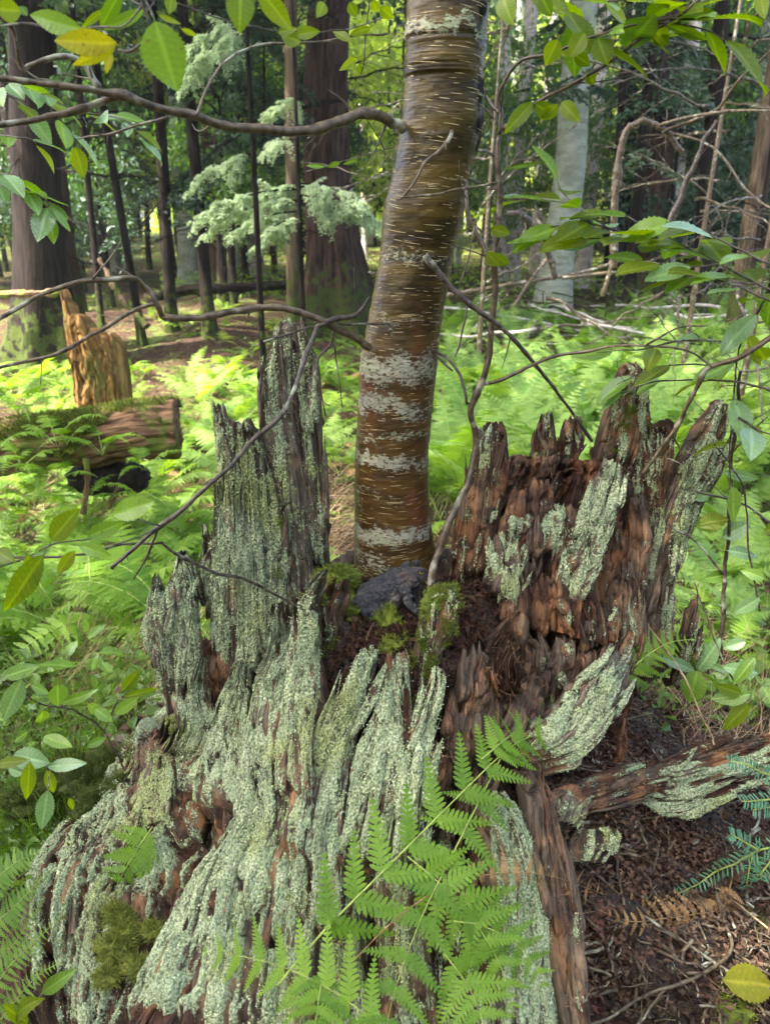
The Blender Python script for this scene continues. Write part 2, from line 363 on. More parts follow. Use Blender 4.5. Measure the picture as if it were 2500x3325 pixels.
M_barkH = mat_bark('hemlock_bark', (.010, .006, .005), (.08, .048, .034), (26, 3.2), moss=1, mossz=.9, bump=.03)
M_barkD = mat_bark('dark_bark', (.004, .003, .003), (.024, .017, .013), (40, 4), moss=1, mossz=.7, bump=.012)
M_barkBr = mat_bark('brown_bark', (.030, .021, .014), (.13, .095, .062), (40, 4), moss=1, mossz=1.0, bump=.012)
M_barkG = mat_bark('beech_bark', (.20, .22, .18), (.38, .41, .35), (4, 9), blotch=(.30, .36, .24), bump=.002, rough=.6)
M_barkW = mat_bark('pale_bark', (.36, .32, .28), (.66, .61, .56), (9, 14), blotch=(.16, .13, .11), bump=.004, blotch_t=(.58, .64))
M_log = mat_bark('rotting_log', (.035, .018, .010), (.32, .19, .11), (50, 5), moss=0, bump=.02, blotch=(.15, .17, .04), blotch_t=(.5, .56))
M_orange = mat_bark('fresh_broken_wood', (.055, .032, .013), (.36, .20, .07), (55, 3), bump=.012, blotch=(.20, .17, .05), blotch_t=(.56, .64))
# ---------------------------------------------------------------- foliage generators
def strip_rows(base, d, e, L, ws):    # rows across a blade: base + d*t*L, half widths ws along e ; 2D
    t = np.linspace(0, 1, len(ws)); c = base+np.outer(t*L, d)
    V = np.empty((2*len(ws), 2)); V[0::2] = c-np.outer(ws, e); V[1::2] = c+np.outer(ws, e)
    k = np.arange(len(ws)-1)*2; return V, np.stack([k, k+1, k+3, k+2], -1)
def pinna_template(lod):
    Vs, Qs, n = [], [], 0
    if lod == 2:
        m = 9; ws = []; 
        for k in range(m): ws += [.15*(1-k/m)**.8+.01, .06*(1-k/m)**.8+.004]
        V, Q = strip_rows(np.zeros(2), np.array([1, 0.]), np.array([0.25, 1.]), 1.0, np.array(ws)); return V, Q
    m = 11 if lod == 0 else 7; prof = np.array([.5, 1.0, .68, .98, .6, .8, .4, .05]) if lod == 0 else np.array([.6, 1, .9, .08])
    for k in range(m):
        x = (k+.35)/(m+.6); ln = .195*(1-x)**.75*(1.12 if k else .9)+.012
        for sd in (-1, 1):
            a = math.radians(62); d = np.array([math.cos(a), sd*math.sin(a)]); e = np.array([-d[1], d[0]])
            V, Q = strip_rows(np.array([x, 0.]), d, e, ln, prof*(.50/m)*(1-.45*x)*.98)
            Vs.append(V); Qs.append(Q+n); n += len(V)
    V, Q = strip_rows(np.zeros(2), np.array([1, 0.]), np.array([0, 1.]), 1.0, np.array([.012, .03, .028, .024, .02, .012, .003])); Vs.append(V); Qs.append(Q+n)
    return np.concatenate(Vs), np.concatenate(Qs)
PT = [pinna_template(k) for k in range(3)]
def frond(mb, C, up, npairs=18, width=.08, lod=1, start=.22, seed=0, droop=.18, rach=.0016, mat_r=1, ang=22, env=None, twist=.25, rnd=None, sides=(-1, 1)):
    r = np.random.default_rng(seed); C = np.asarray(C, float); n = len(C)
    T = nrm(np.gradient(C, axis=0)); up = nrm(up)
    N = nrm(up[None]-T*(T@up)[:, None]); S = np.cross(T, N)
    s = start+(1-start)*(np.arange(npairs)+.5)/npairs; s = 1-(1-s)*1.0
    V0, Q0 = PT[lod]; k0 = len(V0)
    for i, si in enumerate(s):
        f = si*(n-1); a = int(min(f, n-2)); w = f-a
        p = C[a]*(1-w)+C[a+1]*w; t = nrm(T[a]*(1-w)+T[a+1]*w); nn = nrm(N[a]*(1-w)+N[a+1]*w); ss = nrm(S[a]*(1-w)+S[a+1]*w)
        u = (si-start)/(1-start); W = width*(env(u) if env else (min(1, .62+1.6*u)*(1-u)**.75+.03))
        for sd in sides:
            al = math.radians(ang+r.normal(0, 4)); D = sd*ss*math.cos(al)+t*math.sin(al)
            tw = r.normal(0, twist); E = np.cross(nn, D); E = nrm(E*math.cos(tw)+nn*math.sin(tw)); M = np.cross(D, E)*1.0
            if M@nn < 0: M = -M
            L = W*(1+r.normal(0, .06)); x = V0[:, 0]; y = V0[:, 1]
            dz = -(droop*(1+.5*r.normal()))*x*x + .04*np.abs(y)*0
            V = p+np.outer(x*L, D)+np.outer(y*L, E)+np.outer(dz*L, nn)+np.outer(r.normal(0, .004, k0)*L, nn)
            A = np.zeros((k0, 4)); A[:, 0] = (rnd if rnd is not None else .5)+r.normal(0, .18); 
            mb.add(V, Q0, A=A)
    tube(mb, C, np.linspace(rach, rach*.3, n), 5, A=[.5, 0, 0, 0], mat=mat_r)
def arch(base, az, L, rise, n=14, bend=1.0, seed=0):
    r = np.random.default_rng(seed); t = np.linspace(0, 1, n); th = rise-(bend*t**1.3)
    ds = L/(n-1); dirs = np.stack([np.sin(az+.25*r.normal()*t)*np.cos(th), np.cos(az)*np.cos(th), np.sin(th)], -1)
    return np.asarray(base)+np.concatenate([np.zeros((1, 3)), np.cumsum(dirs[1:]*ds, axis=0)])
def leaf_arrays(base, tip, normal, hw, seed=0, nl=26, nw=5, serr=.10, fold=.22, curl=.10, wpeak=.42):
    """one serrated ovate leaf blade with corrugated side veins"""
    r = np.random.default_rng(seed); base = np.asarray(base, float); tip = np.asarray(tip, float)
    ax = tip-base; L = np.linalg.norm(ax); D = ax/L; N = nrm(normal-D*np.dot(normal, D)); E = np.cross(N, D)
    t = np.linspace(0, 1, nl); w = hw*(np.sin(np.pi*t**(math.log(.5)/math.log(wpeak))))**.8*(1-.10*t); w[0] = hw*.03; w[-1] = hw*.01
    sr = np.where(np.arange(nl) % 2 == 0, 1+serr, 1-serr*.3); sr[0] = sr[-1] = 1
    u = np.linspace(-1, 1, 2*nw+1); UU, TT = np.meshgrid(u, t)
    edge = np.abs(UU)**4; ww = w[:, None]*(1+(sr[:, None]-1)*edge)
    fwd = .10*L*np.abs(UU)**1.5*(w[:, None]/hw)*.8
    X = TT*L+fwd*.6*(1-TT); Y = UU*ww
    ph = (TT+.10*(-np.abs(UU)))*9*2*np.pi
    vein = np.maximum(0, np.cos(ph))**6
    Z = fold*np.abs(Y)-.010*L*np.cos(ph)*np.abs(UU)*.9-curl*L*(TT-.1)**2+.03*L*r.normal()*UU*TT+.02*L*np.sin(TT*5+r.uniform(0, 6))
    V = base+X[..., None]*D+Y[..., None]*E+Z[..., None]*N
    V = V.reshape(-1, 3); m = 2*nw+1; i = np.arange(nl-1)[:, None]*m+np.arange(m-1)[None]
    Q = np.stack([i, i+1, i+m+1, i+m], -1).reshape(-1, 4)
    A = np.zeros((len(V), 4)); A[:, 0] = np.clip(r.uniform(.1, .9), 0, 1); A[:, 2] = np.maximum(vein*.5, (np.abs(UU) < .12)*1.0).ravel()
    return V, Q, A
def add_leaf(mb, *a, mat=0, **k):
    V, Q, A = leaf_arrays(*a, **k); mb.add(V, Q, A=A, mat=mat)
def scatter_quads(mb, pts, nor, size, aspect, seed, A=None, bent=.3, mat=0):
    """many small 4-vert blades (diamonds): pts Nx3, nor = blade normal Nx3"""
    r = np.random.default_rng(seed); n = len(pts); size = np.broadcast_to(size, (n,))
    d = r.normal(size=(n, 3)); N = nrm(nor); D = nrm(d-N*(d*N).sum(1)[:, None]); E = np.cross(N, D)
    s = size[:, None]
    v0 = pts-D*s*.5; v2 = pts+D*s*.5-N*s*bent*.3; v1 = pts-E*s*aspect*.5+N*s*bent*.25-D*s*.05; v3 = pts+E*s*aspect*.5+N*s*bent*.25-D*s*.05
    V = np.stack([v0, v1, v2, v3], 1).reshape(-1, 3); Q = np.arange(4*n).reshape(-1, 4)
    if A is None: A = np.zeros((n, 4)); A[:, 0] = r.uniform(0, 1, n); A[:, 2] = r.uniform(-1, 1, n)
    mb.add(V, Q, A=np.repeat(A, 4, axis=0), mat=mat)
def blades(mb, base, dirs, length, width, seed=0, A=None, segs=2, mat=0, bend=.3):
    """thin bent tapered strips (grass, needles, straw, moss)"""
    r = np.random.default_rng(seed); n = len(base); L = np.broadcast_to(length, (n,))[:, None]; w = np.broadcast_to(width, (n,))[:, None]
    D = nrm(dirs); s = nrm(np.cross(D, r.normal(size=(n, 3)))); b = nrm(r.normal(size=(n, 3)))*bend
    rows = []
    for k in range(segs+1):
        t = k/segs; c = base+D*L*t+b*L*t*t; ww = w*(1-.85*t)*.5; rows += [c-s*ww, c+s*ww]
    V = np.stack(rows, 1).reshape(-1, 3); m = 2*(segs+1); o = np.arange(n)[:, None]*m
    Q = np.concatenate([o+np.array([2*k, 2*k+1, 2*k+3, 2*k+2])[None] for k in range(segs)])
    if A is None: A = np.zeros((n, 4)); A[:, 0] = r.uniform(0, 1, n); A[:, 2] = r.uniform(-1, 1, n)
    mb.add(V, Q, A=np.repeat(A, m, axis=0), mat=mat)

# ---------------------------------------------------------------- splintered slab of stump wood
LICH_P, LICH_N, MOSS_P, MOSS_N, WOOD_P, WOOD_N = [], [], [], [], [], []
def slab(rows, ribs=None, **kw):
    R = np.asarray(rows, float)      # xl,yl,xr,yr,Yl,Yr bottom -> top
    L0 = np.array([P(a, b, Y) for a, b, _, _, Y, _ in R]); R0 = np.array([P(c, d, Y) for _, _, c, d, _, Y in R])
    mb, grid, H, ln, wd = slab3(L0, R0, **kw); seed = kw.get('seed', 1); r = np.random.default_rng(seed*7+1)
    n = int(np.clip(ln*wd/.00050, 3, 30)) if ribs is None else ribs
    nv, nu = grid.shape[:2]; X = nrm(grid[:, -1]-grid[:, 0])
    for k in range(n):            # torn layers of fibre lying on the slab, each with its own edges and tip
        uc = r.uniform(.06, .94); c0 = int(uc*(nu-1)); a = r.uniform(.0, .62); b = min(a+r.uniform(.22, .55), 1.0); i = np.linspace(a*(nv-1), b*(nv-1), 9).astype(int)
        w0 = r.uniform(.0025, .011)*min(1, wd/.05+.3); t = np.linspace(0, 1, 9); w = w0*(1-t**2.2*.93)*np.minimum(1, .45+2*t); lean = r.normal(0, .010)
        c = grid[i, c0]; tan = nrm(np.gradient(c, axis=0)); x = X[i]; nn = nrm(np.cross(x, tan)); nn = nn*np.sign(((CAM-c)*nn).sum(-1, keepdims=True)); lift = (.0020+r.uniform(0, .006))*np.sin(np.pi*np.clip(t*1.0, .06, 1)**.8*.75)[:, None]
        c = c+nn*(lift-.0015)+x*(lean*t)[:, None]; q = dict(kw); q.update(top=None, jag=.26, thick=.006, bulge=.5, flute=.0022, fs=.007, fl=.08, res=.0021, seed=seed*40+k, crack=0, cub=0, rough=.55, lich=kw.get('lich', .5)+r.normal(.02, .12), grey=float(np.clip(kw.get('grey', .5)+r.normal(0, .15), 0, 1)))
        m2 = slab3(c-x*w[:, None], c+x*w[:, None], **q)[0]; mb.add(m2.V[0], np.concatenate(m2.Q), A=m2.A[0], UV=m2.UV[0])
    return mb
def slab3(L0, R0, top=None, jag=.10, thick=.02, bulge=.3, flute=.006, fs=.016, lich=.5, moss=0., grey=.5, res=.0026, seed=1, core=0.0, rough=1.0, fl=.12, twist=0.0, collect=True, jagn=9, crack=.016, cub=0.0):
    Cn = .5*(L0+R0); ln = np.linalg.norm(np.diff(Cn, axis=0), axis=1).sum(); wd = np.linalg.norm(R0-L0, axis=1).max()
    nu = int(np.clip(wd/res, 10, 170)); nv = int(np.clip(ln/res, 20, 330))
    Lc, Rc = cr(L0, nv), cr(R0, nv)
    u = np.linspace(0, 1, nu); r = np.random.default_rng(seed)
    # ragged top: height fraction per column
    if top is None: H = np.ones(nu)
    else: tp = np.asarray(top, float); H = np.interp(u, tp[:, 0], tp[:, 1])
    tooth = np.abs(vn(np.stack([u*wd/.010, u*0, u*0+seed], -1), seed))*.6+np.abs(vn(np.stack([u*jagn*1.0, u*0+3, u*0], -1), seed+9))
    H = np.clip(H-jag*tooth, .05, 1)
    v = np.linspace(0, 1, nv)[:, None]*H[None, :]
    f = v*(nv-1); i = np.clip(f.astype(int), 0, nv-2); w = (f-i)[..., None]
    Lp = Lc[i]*(1-w)+Lc[i+1]*w; Rp = Rc[i]*(1-w)+Rc[i+1]*w
    W = np.linalg.norm(Rp-Lp, axis=-1); uu = np.broadcast_to(u[None], v.shape)
    ws = uu+.035*fbm(np.stack([v*ln/.05, uu*0, uu*0+seed], -1), 2, seed+3)*(4*uu*(1-uu))
    S = Lp*(1-ws[..., None])+Rp*ws[..., None]
    T = nrm(np.gradient(.5*(Lc+Rc), axis=0)); Tm = T[i]; X = nrm(Rp-Lp)
    N = nrm(np.cross(X, Tm)); N = N*np.sign(((CAM-S)*N).sum(-1, keepdims=True))
    bl = bulge*W*.5*np.sqrt(np.clip(1-(2*uu-1)**2, 0, 1))
    q = np.stack([uu*wd/fs+v*ln*twist, v*ln/fl, np.full_like(uu, seed*3.1)], -1)
    rib = 1-np.abs(fbm(q, 3, seed, .55))*2.6; rib = np.clip(rib, -1, 1)
    q2 = np.stack([uu*wd/(fs*.33), v*ln/(fl*.4), np.full_like(uu, seed*1.7)], -1); rib2 = fbm(q2, 3, seed+5, .6)
    edge = np.clip(4*uu*(1-uu), 0, 1)**.5; tipf = np.clip((H[None]-v)*ln/.02, 0, 1)
    cr3 = fbm(S/.011, 4, seed+11, .62); 
    disp = 1.25*(flute*rib+flute*.6*rib2)*(.35+.65*edge)*(.4+.6*tipf)+rough*.0032*cr3+rough*.005*fbm(S/.045, 3, seed+21)*(.3+.7*tipf)
    ckm = 0*uu
    if crack:
        ck = np.minimum(np.abs(fbm(np.stack([uu*wd/.045, v*ln/.20, np.full_like(uu, seed*.7)], -1), 3, seed+31)), .45*np.abs(fbm(np.stack([uu*wd/.016, v*ln/.14, np.full_like(uu, seed*.9)], -1), 2, seed+33))+.03); ckm = 1-sm(ck, .015, .075); disp = disp-crack*ckm
    if cub:
        wp = np.stack([uu*wd/.05, v*ln/.06, np.full_like(uu, seed*.3)], -1); ca = uu*wd/.026+.8*fbm(wp, 3, 401); cb = v*ln/.080+.6*fbm(wp+7, 3, 402); ia, ib = np.floor(ca), np.floor(cb)
        cb = cb+.5*_hash(ia.astype(np.int64), ia.astype(np.int64)*0, ia.astype(np.int64)*0, 5); ib = np.floor(cb); hsh = _hash(ia.astype(np.int64), ib.astype(np.int64), (ia*0).astype(np.int64), 9)
        bd = np.minimum(np.minimum(ca-ia, ia+1-ca)*1.0, np.minimum(cb-ib, ib+1-cb)); disp = disp+cub*(hsh-.5)*1.3-cub*(1-sm(bd, 0, .16))*(.5+.7*hsh)
    disp = disp-.045*(1-sm(v*ln, 0, .035))*(ln > .09)
    disp = disp+rough*.004*(np.round(2.6*fbm(np.stack([uu*wd/.02, v*ln/.05, uu*0+seed], -1), 3, seed+71))/2.6)
    F = S+N*(bl+disp)[..., None]; SM = S+N*(bl+.35*disp)[..., None]
    th = thick*(.35+.65*edge)*(.18+.82*np.clip((1-v/np.maximum(H[None], .05))*ln/.06, 0, 1)**.6)
    B = S+N*(bl+disp*.25-th-.004*np.abs(fbm(S/.02, 2, seed+2)))[..., None]
    low = fbm(S/.06, 3, seed+41)
    lm = lich-.10-1.3*ckm+.42*rib*edge+.38*rib2*.8+.62*low+.0*cr3; lm = np.clip(lm-.35*(1-np.clip(disp/flute*.5+.8, 0, 1)), -.3, 1.4)
    mm = moss+.5*fbm(S/.035, 3, seed+51)-.1; gg = np.clip(grey+.5*fbm(S/.05, 2, seed+61), 0, 1)
    if collect:
        fn = nrm(np.cross(np.gradient(F, axis=1), np.gradient(F, axis=0))); fn = fn*np.sign(((CAM-F)*fn).sum(-1, keepdims=True))
        s1 = (lm > .46) & (v < H[None]*.995); LICH_P.append(F[s1]); LICH_N.append(fn[s1])
        s3 = (lm < .22) & (mm < .4); WOOD_P.append(F[s3][::3]); WOOD_N.append(fn[s3][::3])
        s2 = (mm > .42); MOSS_P.append(F[s2]); MOSS_N.append(fn[s2])
    ring = 2*nu; V = np.concatenate([F, B[:, ::-1]], axis=1).reshape(-1, 3)
    z0 = np.zeros_like(lm); Bl = np.clip(lm[:, ::-1]-.25, 0, 1)
    A = np.concatenate([np.stack([np.clip(lm, 0, 1), np.clip(mm, 0, 1), gg, z0], -1), np.stack([Bl, np.clip(mm, 0, 1)[:, ::-1], gg[:, ::-1], z0], -1)], axis=1).reshape(-1, 4)
    U1 = np.stack([uu*wd, v*ln], -1); UV = np.concatenate([U1, U1[:, ::-1]+[seed*.37, 0]], axis=1).reshape(-1, 2)+[seed*1.3, 0]
    a = np.arange(nv-1)[:, None]*ring; j = np.arange(ring)[None]; k = (j+1) % ring
    Q = np.stack([a+j, a+k, a+ring+k, a+ring+j], -1).reshape(-1, 4)
    jj = np.arange(nu-1); e0 = (nv-1)*ring; Q2 = np.stack([e0+jj, e0+jj+1, e0+ring-2-jj, e0+ring-1-jj], -1)
    mb = MB(); mb.add(V, np.concatenate([Q, Q2]), A=A, UV=UV); return mb, SM, H, ln, wd
def rowsF(rows, off=.0):
    """ridges on the front face: whatever depth is given, never behind the rim of the hollow"""
    return [(q[0], q[1], q[2], q[3], min(q[4], GY(q[0], max(q[1], 1405))-off*.8), min(q[5], GY(q[2], max(q[3], 1405))-off*.8)) for q in rowsG(rows, off)]
def rowsG(rows, off=.0, topY=None):
    """rows given as xl,yl,xr,yr : depth from the mound under them, moved `off` towards the viewer"""
    out = []
    for q in rows:
        if len(q) == 6: out.append(q)
        elif len(q) == 5: out.append((q[0], q[1], q[2], q[3], q[4], q[4]))
        else: out.append((q[0], q[1], q[2], q[3], GY(q[0], q[1])-off, GY(q[2], q[3])-off))
    return out
def lump(mb, c, rad, seed=0, n=40, amp=.35, sc=2.2, A=None, fine=.08):
    u = np.linspace(0, 2*np.pi, 2*n, endpoint=False); v = np.linspace(.02, np.pi-.02, n)
    U, V_ = np.meshgrid(u, v); d = np.stack([np.sin(V_)*np.cos(U), np.sin(V_)*np.sin(U), np.cos(V_)], -1)
    k = 1+amp*fbm(d*sc+seed*5.1, 3, seed)+fine*fbm(d*sc*9+seed, 3, seed+3)
    S = np.asarray(c)+d*np.asarray(rad)*k[..., None]; m = 2*n
    i = np.arange(n-1)[:, None]*m; j = np.arange(m)[None]; kk = (j+1) % m
    Q = np.stack([i+j, i+m+j, i+m+kk, i+kk], -1).reshape(-1, 4)
    AA = np.tile(np.array(A if A is not None else [.4, 0, 0, 0], float), (n*m, 1))
    mb.add(S.reshape(-1, 3), Q, A=AA, UV=np.stack([U*rad[0], V_*rad[2]], -1).reshape(-1, 2))
    return S.reshape(-1, 3), nrm((S-np.asarray(c)).reshape(-1, 3))
def moss_cushion(mb, c, rad, seed=0, dens=1.0, n=30):
    S, N = lump(mb, c, rad, seed, n=n, amp=.75, sc=2.2, A=[.25, 0, 0, 0], fine=.2)
    r = np.random.default_rng(seed+5); k = int(2600*dens*(max(rad)/.03)**2); k = min(k, 26000); i = r.integers(0, len(S), k)
    b = S[i]+r.normal(0, .0012, (k, 3)); d = N[i]+r.normal(0, .45, (k, 3))+[0, 0, .35]
    A = np.zeros((k, 4)); A[:, 0] = r.uniform(.2, 1, k); blades(mb, b, d, r.uniform(.003, .008, k), r.uniform(.0009, .0018, k), seed, A, 1)
# ================================================================ ground
def make_ground():
    def ax(lo, hi, n, c, k):
        t = np.linspace(-1, 1, n); s = np.sinh(t*k)/np.sinh(k); return np.where(s < 0, c+s*(c-lo), c+s*(hi-c))
    x = ax(-150, 150, 330, 0, 7.5); y = ax(-60, 220, 420, .95, 7.3)
    X, Y = np.meshgrid(x, y); Z = terrain(X, Y); r = np.hypot(X-.02, Y-.98)
    Q3 = np.stack([X, Y, X*0], -1); Z = Z+.010*fbm(Q3*38, 3, 8)*(r < 4)
    V = np.stack([X, Y, Z], -1).reshape(-1, 3); m = len(x); i = np.arange(len(y)-1)[:, None]*m+np.arange(m-1)[None]
    Q = np.stack([i, i+1, i+m+1, i+m], -1).reshape(-1, 4)
    A = np.zeros((len(V), 4)); 
    A[:, 1] = (.06*sm(r, 1, 3)-.06*(r < .7)+.10*sm(Y, 14, 20)).ravel()
    mb = MB().add(V, Q, A=A); tag(mb.build('ground', M_ground), kind='structure')
make_ground()

# ================================================================ the stump
STUMP = empty('tree_stump', (0.02, .98, .35), 'large rotten splintered stump crusted in pale green lichen with a toad in its hollow', 'tree stump')
def core_body():
    n = 260; t = np.linspace(-.66, .66, n); X, Y = np.meshgrid(t+.02, t+.98); r = np.hypot(X-.02, Y-.98)
    Z = terrain(X, Y)+.020-.10*sm(r, .50, .66)
    D = np.stack([X, Y, Z], -1); ang = np.arctan2(Y-.98, X-.02)
    Z = Z+.014*(1-np.abs(fbm(np.stack([ang*7, r*3, r*0], -1), 3, 61))*2)*sm(r, .15, .3)+.010*fbm(D/.03, 4, 62, .6)+.004*fbm(D/.008, 3, 63)
    Z = Z+.006*np.round(2.5*fbm(D/.020, 3, 67))/2.5+.010*fbm(D/.05, 3, 69)+.006*(1-np.abs(fbm(D/.012, 3, 68))*2)
    D = np.stack([X, Y, Z], -1)
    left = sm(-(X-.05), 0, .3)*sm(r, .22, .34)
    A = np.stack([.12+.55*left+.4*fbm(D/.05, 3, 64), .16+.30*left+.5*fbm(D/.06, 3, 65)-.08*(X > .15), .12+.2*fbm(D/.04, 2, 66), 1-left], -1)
    i = np.arange(n-1)[:, None]*n+np.arange(n-1)[None]; Q = np.stack([i, i+1, i+n+1, i+n], -1).reshape(-1, 4)
    MB().add(D.reshape(-1, 3), Q, A=np.clip(A, 0, 1).reshape(-1, 4), UV=np.stack([X*.12, Y*2], -1).reshape(-1, 2)).build('root_mound', M_wood, STUMP)
    s = (A[..., 0] > .5) & (r < .6); LICH_P.append(D[s]); LICH_N.append(np.tile([0, -.5, .85], (s.sum(), 1)))
    s = (A[..., 1] > .42) & (r < .6); MOSS_P.append(D[s]); MOSS_N.append(np.tile([0, -.3, .95], (s.sum(), 1)))
core_body()
